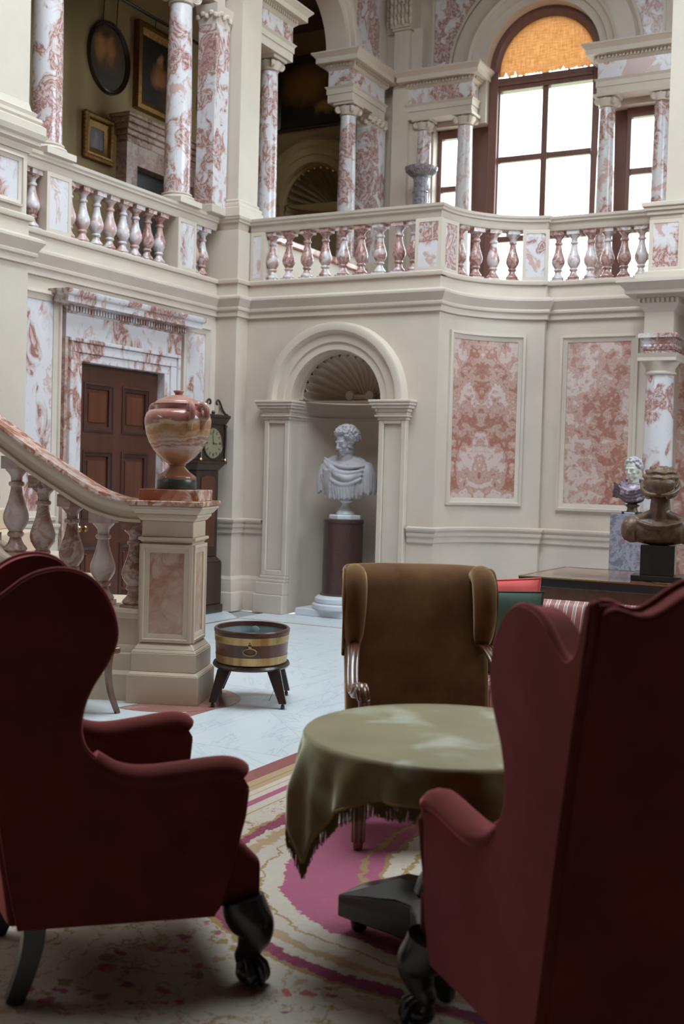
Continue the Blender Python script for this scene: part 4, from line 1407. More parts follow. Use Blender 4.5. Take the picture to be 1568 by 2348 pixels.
q = [(-0.66, 3.07), (0.66, 3.07)] + [(0.66 * cos(PI * k / 20), 3.16 + 0.66 * sin(PI * k / 20)) for k in range(21)]
MB().prism(q, lambda x_, z_: (x_, 0.036, z_), lambda x_, z_: (x_, 0.042, z_)).build('pane', 'glass', parent=win, smooth=0)
# woven blind in the arch, frayed along its foot
random.seed(11)
q = []
for k in range(61):
    x_ = -0.655 + 1.31 * k / 60
    q.append((x_, 3.09 + random.choice((0, 0, 0.004, 0.012, 0.02)) + (0.05 if k in (4, 10, 40) else 0)))
q += [(0.655 * cos(PI * k / 24), 3.16 + 0.655 * sin(PI * k / 24)) for k in range(25)]
o = MB().prism(q, lambda x_, z_: (x_, 0, z_), lambda x_, z_: (x_, 0.006, z_)).build('window_blind', 'blind', smooth=0, loc=(WX, YW + 0.19, 3.72))
tag(o, 'orange-brown woven blind with a frayed edge filling the arched top of the window', 'blind')

column('white marble column left of the big central window, red patch at its foot', -5.97, 14.42, 3.72, 6.27, 0.112, mat='door_marble')
column('pink mottled column between the big window and the right side light', -4.08, 14.42, 3.72, 6.27, 0.112)
column('pale half hidden column beside the left side light, behind the flat-topped stand', -6.58, 14.47, 3.72, 6.27, 0.105)
column('slim pink column at the right end of the window, beside the plain pier', -3.42, 14.47, 3.72, 6.27, 0.10)
entab('stone and marble entablature left of the big window arch', -6.78, -5.86, 14.34, 14.58, 6.27, '')
entab('stone and marble entablature right of the big window arch', -4.20, -3.30, 14.34, 14.58, 6.27, '')
MB().box(-6.9, -3.2, 14.28, 14.6, ZG - 0.05, 3.72).build('trim_6', 'stone', smooth=0, kind='structure')

# clustered pier between arch and window
cp = thing('clustered_pier', 'grey stone pier of clustered pilasters with leafy capital between arch and window', 'pier', (-6.98, 14.45, ZG))
b = MB().box(-0.20, 0.02, -0.02, 0.15, 0, 4.0).box(-0.02, 0.21, -0.12, 0.15, 0, 4.0).box(0.19, 0.36, -0.04, 0.15, 0, 4.0)
b.build('shaft', 'stone', parent=cp, smooth=0)
q = MB().box(-0.22, 0.06, -0.06, 0.15, 4.0, 4.6).box(-0.06, 0.24, -0.17, 0.15, 4.0, 4.6)
q.box(-0.23, 0.06, -0.05, 0.15, 3.97, 4.0).box(-0.04, 0.235, -0.145, 0.15, 3.97, 4.0)
random.seed(5)
for rw in range(3):
    for k in range(9):
        x_ = -0.2 + 0.055 * k
        y_ = -0.07 if x_ < -0.04 else -0.18
        q.ball((x_, y_, 4.08 + rw * 0.13 + 0.03 * (k % 2)), 0.03, 0.035, 0.065, n=8)
        q.tube([(x_, y_ + 0.01, 4.05 + rw * 0.13), (x_, y_ - 0.02, 4.13 + rw * 0.13), (x_ + 0.012, y_ - 0.055, 4.15 + rw * 0.13)], [0.02, 0.018, 0.012], 6)
q.build('leafy_capital', 'stone', parent=cp, smooth=40)

# flat-topped marble stand in front of the left side light
t = thing('marble_stand', 'slender grey marble stand with a round fluted flat top by the left side light', 'stand', (-6.42, 14.05, ZG))
q = MB().lathe([(0.19, 0), (0.19, 0.08), (0.12, 0.12), (0.105, 0.2), (0.10, 1.0), (0.095, 1.85), (0.105, 1.90)], 24)
for k in range(5):
    q.lathe([(0.10, 0.9 + k * 0.2), (0.108, 0.91 + k * 0.2), (0.10, 0.92 + k * 0.2)], 24)
q.build('shaft', 'bluegrey', parent=t, smooth=45)
q = MB().lathe([(0.10, 1.90), (0.13, 1.92), (0.20, 1.98), (0.215, 2.01), (0.215, 2.03), (0.19, 2.04)], 40)
for k in range(36):
    a = 2 * PI * k / 36
    q.tube([(0.135 * cos(a), 0.135 * sin(a), 1.925), (0.205 * cos(a), 0.205 * sin(a), 1.985)], 0.008, 5)
q.build('top', 'bluegrey', parent=t, smooth=40)

# plain pier upper right
up = thing('gallery_pier', 'plain broad stone pier standing on the rail pedestal at the right edge', 'pier', (-2.15, 11.86, ZR))
MB().box(-0.53, 0.6, -0.22, 0.3, 0, 5.19).build('shaft', 'stone', parent=up, smooth=0)
MB().box(-0.575, 0.62, -0.27, 0.32, 0, 0.05).build('base', 'stone', parent=up, smooth=0, bevel=0.01)

# ------------------------------------------------------------------ dim gallery behind the colonnade
XG = -9.0
b = MB().box(-9.3, XG, 6.8, 14.9, 3.4, 9.4)
structure(b, 'wall_gallery', 'ochre')
b = MB()
arch_wall(b, XG, -7.43, 3.4, 9.4, -8.33, 0.56, 5.36, YW - 0.02, 0.1, 24)
b.grid(lambda u, v: (-8.33 - 0.56 * cos(PI * u), YW + 0.08 + 0.56 * sin(PI * u), 3.4 + 1.96 * v), 25, 2)
structure(b, 'wall_gallery', 'ochre', smooth=50)
b = MB().box(-9.3, -7.16, 6.8, 14.9, 7.95, 8.1)
structure(b, 'ceiling_gallery', 'dark_ceiling')
for k in range(9):
    MB().box(XG, -7.43, 7.6 + k * 0.85, 7.78 + k * 0.85, 7.78, 7.95).build('ceiling_beam', 'dark_ceiling', smooth=0, kind='structure')
structure(MB().box(-9.3, -7.16, 6.5, 6.8, 3.4, 9.4), 'wall_gallery', 'ochre')

nb = thing('niche_surround', 'dim upstairs arched niche with a scallop shell head, seen under the dark landscape painting', 'niche', (-8.33, YW - 0.02, 5.36))
sh_ = shell(0, 0.10, 0.02, 0.56, 'shell', nb, 'ochre')
pr = [(0.56, 0.0), (0.56, -0.04), (0.66, -0.045), (0.67, -0.065), (0.76, -0.07), (0.78, -0.09), (0.86, -0.10), (0.90, -0.08), (0.91, 0.0)]
vs, fs = [], []
m_ = len(pr)
for k in range(33):
    a = PI * k / 32
    for (r_, h) in pr:
        vs.append((max(-0.66, -r_ * cos(a)), h, r_ * sin(a)))
for k in range(32):
    for j in range(m_ - 1):
        fs.append((k * m_ + j, k * m_ + j + 1, (k + 1) * m_ + j + 1, (k + 1) * m_ + j))
MB().add(vs, fs).build('archivolt', 'ochre', parent=nb, smooth=30)
b = MB()
for (g, za, zb) in ((0.0, -0.20, -0.12), (0.03, -0.12, -0.06), (0.05, -0.06, 0.0)):
    rr = 0.56 - g
    b.grid(lambda u, v: (-rr * cos(PI * u), 0.10 + rr * sin(PI * u), za + (zb - za) * v), 26, 2)
    b.grid(lambda u, v: (-(rr + 0.05 * v) * cos(PI * u), 0.10 + (rr + 0.05 * v) * sin(PI * u), zb), 26, 2)
b.build('inner_moulding', 'ochre', parent=nb, smooth=50)


def framed(name, label, loc, rz, w_, h_, fw, fd, canvas, blobs, frame='gilt', oval=False, carved=False):
    """picture facing local -y"""
    t = thing(name, label, 'painting', loc, rz)
    pr = [(0.0, 0.0), (0.0, -fd * 0.6), (fw * 0.2, -fd), (fw * 0.45, -fd * 0.75), (fw * 0.6, -fd * 0.45), (fw * 0.8, -fd * 0.55), (fw, -fd * 0.25), (fw, 0.0)]
    if oval:
        vs, fs = [], []
        n_ = 48
        for k in range(n_):
            a = 2 * PI * k / n_
            for (o_, h) in pr:
                vs.append(((w_ - o_) * cos(a), h, (h_ - o_) * sin(a)))
        m_ = len(pr)
        for k in range(n_):
            k2 = (k + 1) % n_
            for j in range(m_ - 1):
                fs.append((k * m_ + j, k * m_ + j + 1, k2 * m_ + j + 1, k2 * m_ + j))
        MB().add(vs, fs).build('frame', frame, parent=t, smooth=40)
        can = MB().prism([((w_ - fw * 0.9) * cos(2 * PI * k / 40), (h_ - fw * 0.9) * sin(2 * PI * k / 40)) for k in range(40)], lambda x_, z_: (x_, 0, z_), lambda x_, z_: (x_, -fd * 0.2, z_))
    else:
        q = MB()
        panel_frame(q, -w_, w_, -h_, h_, fw, fd, lambda x_, o_, z_: (x_, -o_, z_))
        if carved:
            for k in range(11):
                for s_ in (-1, 1):
                    q.ball((-w_ + 2 * w_ * k / 10, -fd * 0.8, s_ * h_), fw * 0.33, fw * 0.25, fw * 0.3, n=8)
                    q.ball((s_ * w_, -fd * 0.8, -h_ + 2 * h_ * k / 10), fw * 0.3, fw * 0.25, fw * 0.33, n=8)
        q.build('frame', frame, parent=t, smooth=35)
        can = MB().box(-w_ + fw * 0.9, w_ - fw * 0.9, -fd * 0.25, 0, -h_ + fw * 0.9, h_ - fw * 0.9)
    can.build('canvas', picture_mat(name + '_canvas', canvas, blobs), parent=t, smooth=0)
    return t


RZ = PI / 2       # local -y turns to face +X (into the gallery)
framed('oval_painting', 'dark oval painting with two pale figures hanging on the gallery wall', (XG, 10.83, 6.27), RZ, 0.37, 0.42, 0.055, 0.05, (0.040, 0.022, 0.012), [(0.0, 0.10, 0.34, 0.30, (0.14, 0.062, 0.024)), (-0.13, 0.10, 0.15, 0.19, (0.50, 0.21, 0.05)), (0.04, 0.12, 0.11, 0.20, (0.42, 0.18, 0.05))], 'dark_wood', True)
framed('portrait_painting', 'gilt framed portrait of a seated person in pale dress above the upstairs chimneypiece', (XG, 11.80, 6.36), RZ, 0.50, 0.52, 0.13, 0.09, (0.020, 0.013, 0.009), [(0.0, 0.19, 0.09, 0.12, (0.55, 0.28, 0.15)), (0.0, -0.02, 0.21, 0.19, (0.42, 0.19, 0.08)), (-0.04, -0.14, 0.16, 0.05, (0.20, 0.085, 0.03)), (0.10, -0.3, 0.18, 0.22, (0.07, 0.04, 0.02))])
framed('small_painting', 'small picture in a carved gilt frame beside the upstairs chimneypiece', (XG, 10.65, 5.29), RZ, 0.235, 0.235, 0.12, 0.06, (0.05, 0.035, 0.028), [(-0.01, 0.0, 0.06, 0.09, (0.16, 0.10, 0.10))], 'gilt', False, True)
framed('oval_painting', 'dark oval picture half hidden behind the second gallery column', (XG, 12.95, 6.25), RZ, 0.34, 0.42, 0.055, 0.05, (0.03, 0.02, 0.014), [(0, 0.1, 0.1, 0.14, (0.16, 0.08, 0.04))], 'dark_wood', True)
framed('landscape_painting', 'wide dark landscape painting with glowing sky above the upstairs shell niche', (-8.2, YW - 0.02, 6.92), 0, 0.76, 0.52, 0.06, 0.06, (0.035, 0.022, 0.012), [(-0.30, 0.12, 0.55, 0.34, (0.36, 0.19, 0.065)), (0.02, -0.22, 0.20, 0.13, (0.42, 0.24, 0.075)), (0.26, 0.06, 0.28, 0.24, (0.012, 0.009, 0.006)), (-0.4, -0.35, 0.4, 0.12, (0.02, 0.013, 0.008)), (0.40, -0.22, 0.12, 0.12, (0.16, 0.08, 0.03))], 'dark_wood')
# picture rail with hanging rods
t = thing('picture_rail', 'thin dark picture rail with hanging rods high on the gallery wall', 'picture rail', (XG + 0.03, 11.8, 7.02))
MB().tube([(0, -3.6, 0), (0, 2.7, 0)], 0.016, 8).build('rail', 'dark_wood', parent=t)
for yk in (-1.09, -0.85, -0.12, 0.3):
    MB().tube([(0.01, yk, 0), (-0.01, yk, -0.42 if yk < -0.5 else -0.2)], 0.006, 6).build('hanging_rod', 'dark_wood', parent=t)
# chimneypiece
t = thing('chimneypiece', 'brown marble chimneypiece with dark opening on the gallery wall under the portrait', 'fireplace', (XG, 11.80, 3.45))
MB().box(-0.02, 0.16, -0.78, -0.58, 0, 1.9).build('jamb', 'stair_marble', parent=t, smooth=0)
MB().box(-0.02, 0.16, 0.58, 0.78, 0, 1.9).build('jamb', 'stair_marble', parent=t, smooth=0)
MB().box(-0.02, 0.15, -0.58, 0.58, 1.66, 1.9).build('frieze', 'stair_marble', parent=t, smooth=0)
q = MB()
for (g, za, zb) in ((0.0, 1.9, 1.98), (0.03, 1.98, 2.04), (0.07, 2.04, 2.10), (0.11, 2.10, 2.16), (0.14, 2.16, 2.20)):
    q.box(-0.02, 0.16 + g, -0.78 - g, 0.78 + g, za, zb)
q.build('mantel_shelf', 'stair_marble', parent=t, smooth=0, bevel=0.01)
MB().box(-0.01, 0.01, -0.58, 0.58, 0, 1.66).build('fire_back', 'ebony', parent=t, smooth=0)

# ------------------------------------------------------------------ lower column with its entablature block
lc = thing('column', 'lower marble column with carved block and dentilled cornice at the right, behind the busts', 'column', (-2.56, 11.15, 0))
r = 0.136
q = MB().box(-0.2, 0.2, -0.2, 0.2, 0, 0.2)
q.lathe([(0.19, 0.2), (0.195, 0.22), (0.185, 0.25), (0.16, 0.26), (0.155, 0.28), (0.165, 0.30), (0.145, 0.32)], 28)
q.build('base', 'stone', parent=lc, smooth=40)
MB().lathe([(r * 1.05, 0.32), (r * 1.05, 1.1), (r, 1.9), (r * 0.93, 2.55), (r * 0.93, 2.58)], 32).build('shaft', 'breccia', parent=lc, smooth=60)
q = MB().lathe([(r * 0.93, 2.57), (r * 1.08, 2.585), (r * 1.08, 2.60), (r * 0.98, 2.61), (r * 1.0, 2.64), (r * 1.3, 2.70), (r * 1.32, 2.715)], 32)
q.box(-0.178, 0.178, -0.178, 0.178, 2.705, 2.735).frustum(-0.175, 0.175, -0.175, 0.175, 2.735, 2.775, 0.015)
q.build('capital', 'stone', parent=lc, smooth=40)
q = MB().box(-0.135, 0.135, -0.135, 0.135, 2.775, 2.815).box(-0.145, 0.145, -0.145, 0.145, 2.815, 2.86).frustum(-0.14, 0.14, -0.14, 0.14, 2.86, 2.925, 0.015).box(-0.178, 0.178, -0.178, 0.178, 2.925, 2.965)
for k in range(6):
    for s_ in (-1, 1):
        q.ball((-0.12 + 0.048 * k, s_ * 0.147, 2.845), 0.018, n=8)
        q.ball((s_ * 0.147, -0.12 + 0.048 * k, 2.845), 0.018, n=8)
q.build('carved_block', 'breccia', parent=lc, smooth=30)
MB().box(-0.135, 0.135, -0.135, 0.54, 2.965, 3.17).frustum(-0.135, 0.135, -0.135, 0.54, 3.17, 3.20, 0.02).build('neck', 'stone', parent=lc, smooth=0)
q = MB().frustum(-0.155, 0.155, -0.155, 0.54, 3.20, 3.25, 0.03)
q.box(-0.19, 0.19, -0.19, 0.54, 3.25, 3.30)
for k in range(9):
    q.box(-0.185 + k * 0.044, -0.165 + k * 0.044, -0.21, -0.19, 3.255, 3.295)
q.build('dentil_block', 'stone', parent=lc, smooth=0)
q = MB().box(-0.30, 2.5, 0.1, 0.54, 3.46, 3.585)
q.build('blocking_course', 'stone', parent=lc, smooth=0)
q = MB().box(-0.29, 2.5, -0.29, 0.54, 3.33, 3.37).frustum(-0.29, 2.5, -0.29, 0.54, 3.37, 3.43, 0.055).box(-0.36, 2.5, -0.36, 0.54, 3.43, 3.46)
q.box(-0.20, 2.5, -0.20, 0.54, 3.30, 3.33)
q.build('cornice', 'stone', parent=lc, smooth=0)
for _c in lc.children:
    _c.scale = (1, 1, 0.975)
o = MB().box(-0.17, 0.4, -0.03, 0.0, -1.5, 1.2).build('marble_pilaster', 'rosso', smooth=0, loc=(-2.33, YB, 1.6))
tag(o, 'flat red marble pilaster strip on the wall behind the lower column', 'pilaster')

# ================================================================== STAIR, NEWEL, URN
stair = thing('staircase', 'stone staircase with curved marble-topped rail and fat veined balusters at the left', 'staircase', (-4.54, 6.23, 0), math.radians(201.5))
# local x climbs the stair, local y faces the camera side
RP = spline([(0.20, 1.150), (0.34, 1.157), (0.47, 1.188), (0.587, 1.233), (0.782, 1.345), (0.96, 1.452), (1.125, 1.565), (1.5, 1.83), (2.3, 2.40)], 6)


def rail_sweep(sec, name, mat):
    vs, fs = [], []
    m_ = len(sec)
    n_ = len(RP)
    for i in range(n_):
        d = (RP[min(i + 1, n_ - 1)] - RP[max(i - 1, 0)]).normalized()
        nn = V((-d.y, d.x))
        for (yy2, h) in sec:
            q_ = RP[i] + nn * h
            vs.append((q_.x, yy2, q_.y))
    for i in range(n_ - 1):
        for j in range(m_):
            j2 = (j + 1) % m_
            fs.append((i * m_ + j, i * m_ + j2, (i + 1) * m_ + j2, (i + 1) * m_ + j))
    fs += [tuple(range(m_)), tuple((n_ - 1) * m_ + j for j in range(m_))]
    return MB().add(vs, fs).build(name, mat, parent=stair, smooth=40)


half = [(0.10, 0.0), (0.105, 0.02), (0.085, 0.03), (0.09, 0.07), (0.115, 0.085), (0.125, 0.11), (0.125, 0.125)]
rail_sweep([(-a, b_) for a, b_ in half] + [(a, b_) for a, b_ in reversed(half)], 'rail', 'stair_stone')
rail_sweep([(-0.13, 0.125), (-0.135, 0.135), (-0.13, 0.152), (0.13, 0.152), (0.135, 0.135), (0.13, 0.125)], 'rail_top', 'red_slab')
ST = spline([(0.15, 0.583), (0.34, 0.588), (0.48, 0.605), (0.70, 0.69), (0.90, 0.79), (1.07, 0.895), (1.5, 1.16), (2.3, 1.70)], 6)
poly = [(p_.x, p_.y) for p_ in ST] + [(2.3, 0.0), (0.15, 0.0)]
MB().prism(poly, lambda a, b_: (a, -0.12, b_), lambda a, b_: (a, 0.12, b_)).build('string_wall', 'stair_stone', parent=stair, smooth=30)
vs, fs = [], []
sec = [(0.13, -0.06), (0.145, -0.05), (0.155, -0.02), (0.15, 0.0), (-0.15, 0.0), (-0.155, -0.02), (-0.145, -0.05), (-0.13, -0.06)]
for p_ in ST:
    for (a, h) in sec:
        vs.append((p_.x, a, p_.y + h + 0.004))
for i in range(len(ST) - 1):
    for j in range(8):
        j2 = (j + 1) % 8
        fs.append((i * 8 + j, i * 8 + j2, (i + 1) * 8 + j2, (i + 1) * 8 + j))
MB().add(vs, fs).build('string_cap', 'stair_stone', parent=stair, smooth=30)
MB().sweep([(2.3, 0.12), (0.2, 0.12)], [(0.05, 0.0), (0.05, 0.17), (0.035, 0.19), (0.03, 0.195), (0.028, 0.30), (0.02, 0.31), (0.02, 0.335), (0.01, 0.355), (0.0, 0.36)]).build('base_moulding', 'stair_stone', parent=stair, smooth=30)


def interp(P, u):
    for a, b_ in zip(P[:-1], P[1:]):
        if a.x <= u <= b_.x:
            return a.y + (b_.y - a.y) * (u - a.x) / (b_.x - a.x)
    return P[-1].y


sb = None
for k, u in enumerate((0.262, 0.477, 0.692, 0.892, 1.078, 1.28, 1.48, 1.68, 1.88, 2.08)):
    z0, z1 = interp(ST, u) - 0.004, interp(RP, u) + 0.01
    if sb is None:
        bm_ = MB()
        hh = 0.56
        body = [(0.084 * q_, hh * t_) for (t_, q_, s_) in BAL if not s_]
        bm_.lathe(body, 28)
        bm_.box(-0.074, 0.074, -0.074, 0.074, -0.02, hh * 0.048).box(-0.078, 0.078, -0.078, 0.078, hh * 0.92, hh + 0.03)
        ob = bm_.build('baluster', 'stair_marble', parent=stair, smooth=40)
        sb = ob.data
    else:
        ob = bpy.data.objects.new('baluster', sb)
        COL.objects.link(ob)
        ob.parent = stair
    ob.location = (u, 0, z0)
    ob.scale = (1, 1, (z1 - z0) / 0.575)
for k in range(8):
    MB().box(0.17 + 0.265 * k, 2.3, -1.55, -0.122, 0.165 * k, 0.165 * (k + 1)).build('step', 'stair_stone', parent=stair, smooth=0, bevel=0.012)
# newel
nw = MB()
nw.box(-0.235, 0.235, -0.235, 0.235, 0.0, 0.185)
nw.frustum(-0.235, 0.235, -0.235, 0.235, 0.185, 0.205, -0.02)
nw.box(-0.213, 0.213, -0.213, 0.213, 0.205, 0.325)
nw.frustum(-0.213, 0.213, -0.213, 0.213, 0.325, 0.345, -0.012)
nw.frustum(-0.20, 0.20, -0.20, 0.20, 0.345, 0.385, -0.028)
nw.box(-0.165, 0.165, -0.165, 0.165, 0.385, 1.03)
nw = nw.build('newel', 'stair_stone', parent=stair, smooth=0, bevel=0.004, seg=1)
for a in (0, PI / 2, PI, -PI / 2):
    q = MB()
    panel_frame(q, -0.168, 0.168, 0.39, 1.02, 0.055, 0.018, lambda x_, o_, z_: (x_, -0.165 - o_, z_))
    q.build('panel_moulding', 'stair_stone', parent=nw, smooth=30, rot=(0, 0, a))
    MB().box(-0.118, 0.118, -0.166, -0.15, 0.44, 0.97).build('panel', 'peach', parent=nw, smooth=0, rot=(0, 0, a))
q = MB().frustum(-0.165, 0.165, -0.165, 0.165, 1.03, 1.045, 0.012).box(-0.188, 0.188, -0.188, 0.188, 1.045, 1.065).box(-0.168, 0.168, -0.168, 0.168, 1.065, 1.17)
q.frustum(-0.175, 0.175, -0.175, 0.175, 1.17, 1.195, 0.02).box(-0.20, 0.20, -0.20, 0.20, 1.195, 1.215).frustum(-0.205, 0.205, -0.205, 0.205, 1.215, 1.25, 0.03).box(-0.24, 0.24, -0.24, 0.24, 1.25, 1.268)
q.build('cap', 'stair_stone', parent=nw, smooth=0, bevel=0.004, seg=1)
MB().box(-0.25, 0.25, -0.25, 0.25, 1.268, 1.30).build('cap_slab', 'red_slab', parent=nw, smooth=0, bevel=0.006)

urn = thing('urn', 'lidded urn of banded brown and pink onyx on the newel post of the stair', 'urn', (-4.535, 6.235, 1.30), math.radians(201.5))
MB().box(-0.195, 0.195, -0.195, 0.195, 0, 0.072).build('plinth', 'red_slab', parent=urn, smooth=0, bevel=0.004)
MB().lathe([(0.128, 0.072), (0.13, 0.076), (0.13, 0.135), (0.128, 0.138)], 36).build('foot_block', 'green_marble', parent=urn, smooth=40)
MB().lathe([(0.127, 0.138), (0.128, 0.152), (0.118, 0.162), (0.108, 0.168), (0.085, 0.185), (0.06, 0.212), (0.050, 0.225)], 40).build('foot', 'onyx', parent=urn, smooth=50)
q = MB().lathe([(0.052, 0.225), (0.058, 0.23), (0.058, 0.238), (0.07, 0.244), (0.115, 0.28), (0.155, 0.325), (0.185, 0.375), (0.205, 0.43), (0.2155, 0.49), (0.2165, 0.53), (0.205, 0.565), (0.185, 0.582), (0.16, 0.59), (0.148, 0.592), (0.146, 0.612), (0.15, 0.618)], 56)
q.build('bowl', 'onyx', parent=urn, smooth=50)
MB().lathe([(0.150, 0.618), (0.162, 0.622), (0.163, 0.628), (0.15, 0.634), (0.148, 0.64), (0.135, 0.648), (0.10, 0.665), (0.06, 0.68), (0.03, 0.685), (0.022, 0.69), (0.028, 0.70), (0.034, 0.705), (0.034, 0.712), (0.02, 0.718)], 48).build('lid', 'onyx', parent=urn, smooth=45)
for a0 in (-20.0, 160.0):
    for da in (-13, 13):
        a = math.radians(a0 + da - 201.5)
        c_, s_ = cos(a), sin(a)
        pts = spline([(0.208, 0.46), (0.218, 0.50), (0.242, 0.54), (0.247, 0.585), (0.228, 0.618), (0.20, 0.618), (0.183, 0.595), (0.186, 0.575)], 5)
        MB().tube([(p_.x * c_, p_.x * s_, p_.y) for p_ in pts], [0.020 - 0.006 * abs(i / (len(pts) - 1) - 0.3) for i in range(len(pts))], 10).build('handle', 'onyx', parent=urn)

# ================================================================== LONGCASE CLOCK (faces +X, built in world directions)
ck = thing('longcase_clock', 'tall dark longcase clock with pierced swan-neck top standing against the left wall', 'clock', (XL, 10.10, 0))


def cb(d, hw_, z0, z1, b=None):
    b = b or MB()
    return b.box(0.004, d, -hw_, hw_, z0, z1)


q = cb(0.25, 0.265, 0, 0.09)
q = cb(0.235, 0.25, 0.09, 0.54, q)
q.frustum(0.004, 0.235, -0.25, 0.25, 0.54, 0.60, -0.045)
q.build('plinth', 'dark_wood', parent=ck, smooth=0, bevel=0.01)
cb(0.20, 0.20, 0.60, 1.50).build('trunk', 'dark_wood', parent=ck, smooth=0, bevel=0.008)
dpoly = [(-0.125, 0.70), (0.125, 0.70), (0.125, 1.40)] + [(0.125 * cos(PI * k / 12), 1.40 + 0.05 * sin(PI * k / 12)) for k in range(1, 12)] + [(-0.125, 1.40)]
MB().prism(dpoly, lambda a, b_: (0.199, a, b_), lambda a, b_: (0.212, a, b_)).build('trunk_door', 'clock_door', parent=ck, smooth=0, bevel=0.004)
q = MB().frustum(0.004, 0.20, -0.20, 0.20, 1.50, 1.57, 0.05)
q = cb(0.262, 0.262, 1.57, 1.60, q)
cb(0.25, 0.235, 1.60, 1.98, q)
q.build('hood', 'dark_wood', parent=ck, smooth=0, bevel=0.006)
q = MB().frustum(0.004, 0.25, -0.245, 0.245, 1.98, 2.05, 0.03)
q.box(0.004, 0.285, -0.28, 0.28, 2.05, 2.085)
q.build('hood_cornice', 'dark_wood', parent=ck, smooth=0, bevel=0.006)
for s_ in (-1, 1):
    q = MB().lathe([(0.016, 1.60), (0.018, 1.615), (0.012, 1.625), (0.013, 1.80), (0.011, 1.955), (0.018, 1.965), (0.018, 1.98)], 12, (0.262, s_ * 0.222, 0))
    q.build('hood_column', 'dark_wood', parent=ck, smooth=40)
    MB().lathe([(0.017, 1.60), (0.021, 1.612), (0.015, 1.625)], 12, (0.262, s_ * 0.222, 0.001)).build('brass_cap', 'brass', parent=ck, smooth=40)
    # swan neck with pierced lattice
    sp = spline([(0.27, 2.09), (0.22, 2.10), (0.17, 2.14), (0.12, 2.21), (0.085, 2.235), (0.06, 2.225), (0.055, 2.20), (0.07, 2.19)], 6)
    q = MB().tube([(0.25, s_ * p_.x, p_.y) for p_ in sp], 0.012, 8)
    for k in range(7):
        y_ = 0.075 + k * 0.026
        ztop = interp(sorted([V((p_.x, p_.y)) for p_ in sp[:len(sp) * 4 // 7]], key=lambda p_: p_.x), y_)
        q.tube([(0.25, s_ * y_, 2.085), (0.25, s_ * (y_ + 0.0), ztop)], 0.0035, 4)
        q.tube([(0.25, s_ * (y_ + 0.03), 2.085), (0.25, s_ * (y_ - 0.005), max(2.09, ztop - 0.01))], 0.0035, 4)
    q.build('swan_neck', 'dark_wood', parent=ck, smooth=40)
MB().ball((0.25, 0, 2.105), 0.022, n=10).build('finial', 'dark_wood', parent=ck)
T = Matrix.Translation((0.25, 0, 1.785)) @ Matrix.Rotation(PI / 2, 4, 'Y')
MB().lathe([(0.168, 0.0), (0.172, 0.008), (0.165, 0.016), (0.158, 0.012)], 40, mat=T, caps=False).build('dial_bezel', 'dark_wood', parent=ck)
dial = MB().lathe([(0.156, 0.0), (0.156, 0.009)], 40, mat=T).build('dial', 'dial', parent=ck)
for k in range(12):
    a = k * PI / 6
    q = MB().box(0.2595, 0.261, -0.006 if k % 3 else -0.011, 0.006 if k % 3 else 0.011, 0.105, 0.138)
    q.v = [tuple(Matrix.Translation((0, 0, 1.785)) @ Matrix.Rotation(a, 4, 'X') @ V(p_)) for p_ in q.v]
    q.build('numeral', 'ink', parent=dial, smooth=0)
for (a, L, wd_) in ((math.radians(-95), 0.075, 0.006), (math.radians(12), 0.115, 0.0045)):
    q = MB().add([(0.2625, -wd_, -0.015), (0.2625, wd_, -0.015), (0.2625, wd_ * 0.4, L), (0.2625, -wd_ * 0.4, L), (0.264, -wd_, -0.015), (0.264, wd_, -0.015), (0.264, wd_ * 0.4, L), (0.264, -wd_ * 0.4, L)], [(0, 1, 2, 3), (4, 7, 6, 5), (0, 4, 5, 1), (2, 6, 7, 3), (1, 5, 6, 2), (0, 3, 7, 4)])
    q.v = [tuple(Matrix.Translation((0, 0, 1.785)) @ Matrix.Rotation(a, 4, 'X') @ V(p_)) for p_ in q.v]
    q.build('hand', 'ink', parent=dial, smooth=0)

# ================================================================== WINE COOLER on stand
wc = thing('wine_cooler', 'oval brass-bound mahogany wine cooler on a four-legged stand beside the newel', 'wine cooler', (-4.06, 6.45, 0), math.radians(28))
# local x across the view, local y away from the camera
EX, EY = 0.243, 0.305


def oval(prof, **k):
    return MB().lathe([(1.0 * f_, z_) for f_, z_ in prof], 48, sx=EX, sy=EY, **k)


oval([(0.93, 0.268), (0.95, 0.30), (0.985, 0.44), (0.995, 0.482), (0.965, 0.482), (0.955, 0.46), (0.93, 0.29), (0.5, 0.285)]).build('tub', 'mahogany_panel', parent=wc, smooth=50)
q = oval([(0.935, 0.475), (0.925, 0.44), (0.895, 0.305)])
q.f = q.f[:-2]
q.build('liner', 'zinc', parent=wc, smooth=50)
oval([(0.8, 0.296), (0.896, 0.299), (0.896, 0.304), (0.2, 0.304)]).build('liner_floor', 'zinc', parent=wc, smooth=50)
oval([(0.985, 0.46), (1.01, 0.464), (1.015, 0.482), (0.99, 0.490), (0.935, 0.488), (0.925, 0.46)], caps=False).build('rim', 'mahogany', parent=wc, smooth=50)
for (za, zb, fa, fb) in ((0.405, 0.452, 0.985, 0.997), (0.275, 0.325, 0.945, 0.963)):
    oval([(fa - 0.02, za), (fa + 0.004, za), (fb + 0.004, zb), (fb - 0.005, zb), (fa - 0.005, za), (fa + 0.004, za)][1:], caps=False).build('brass_band', 'brass', parent=wc, smooth=50)
oval([(0.90, 0.238), (1.01, 0.240), (1.035, 0.252), (1.01, 0.266), (0.9, 0.268)]).build('stand_frame', 'dark_wood', parent=wc, smooth=40)
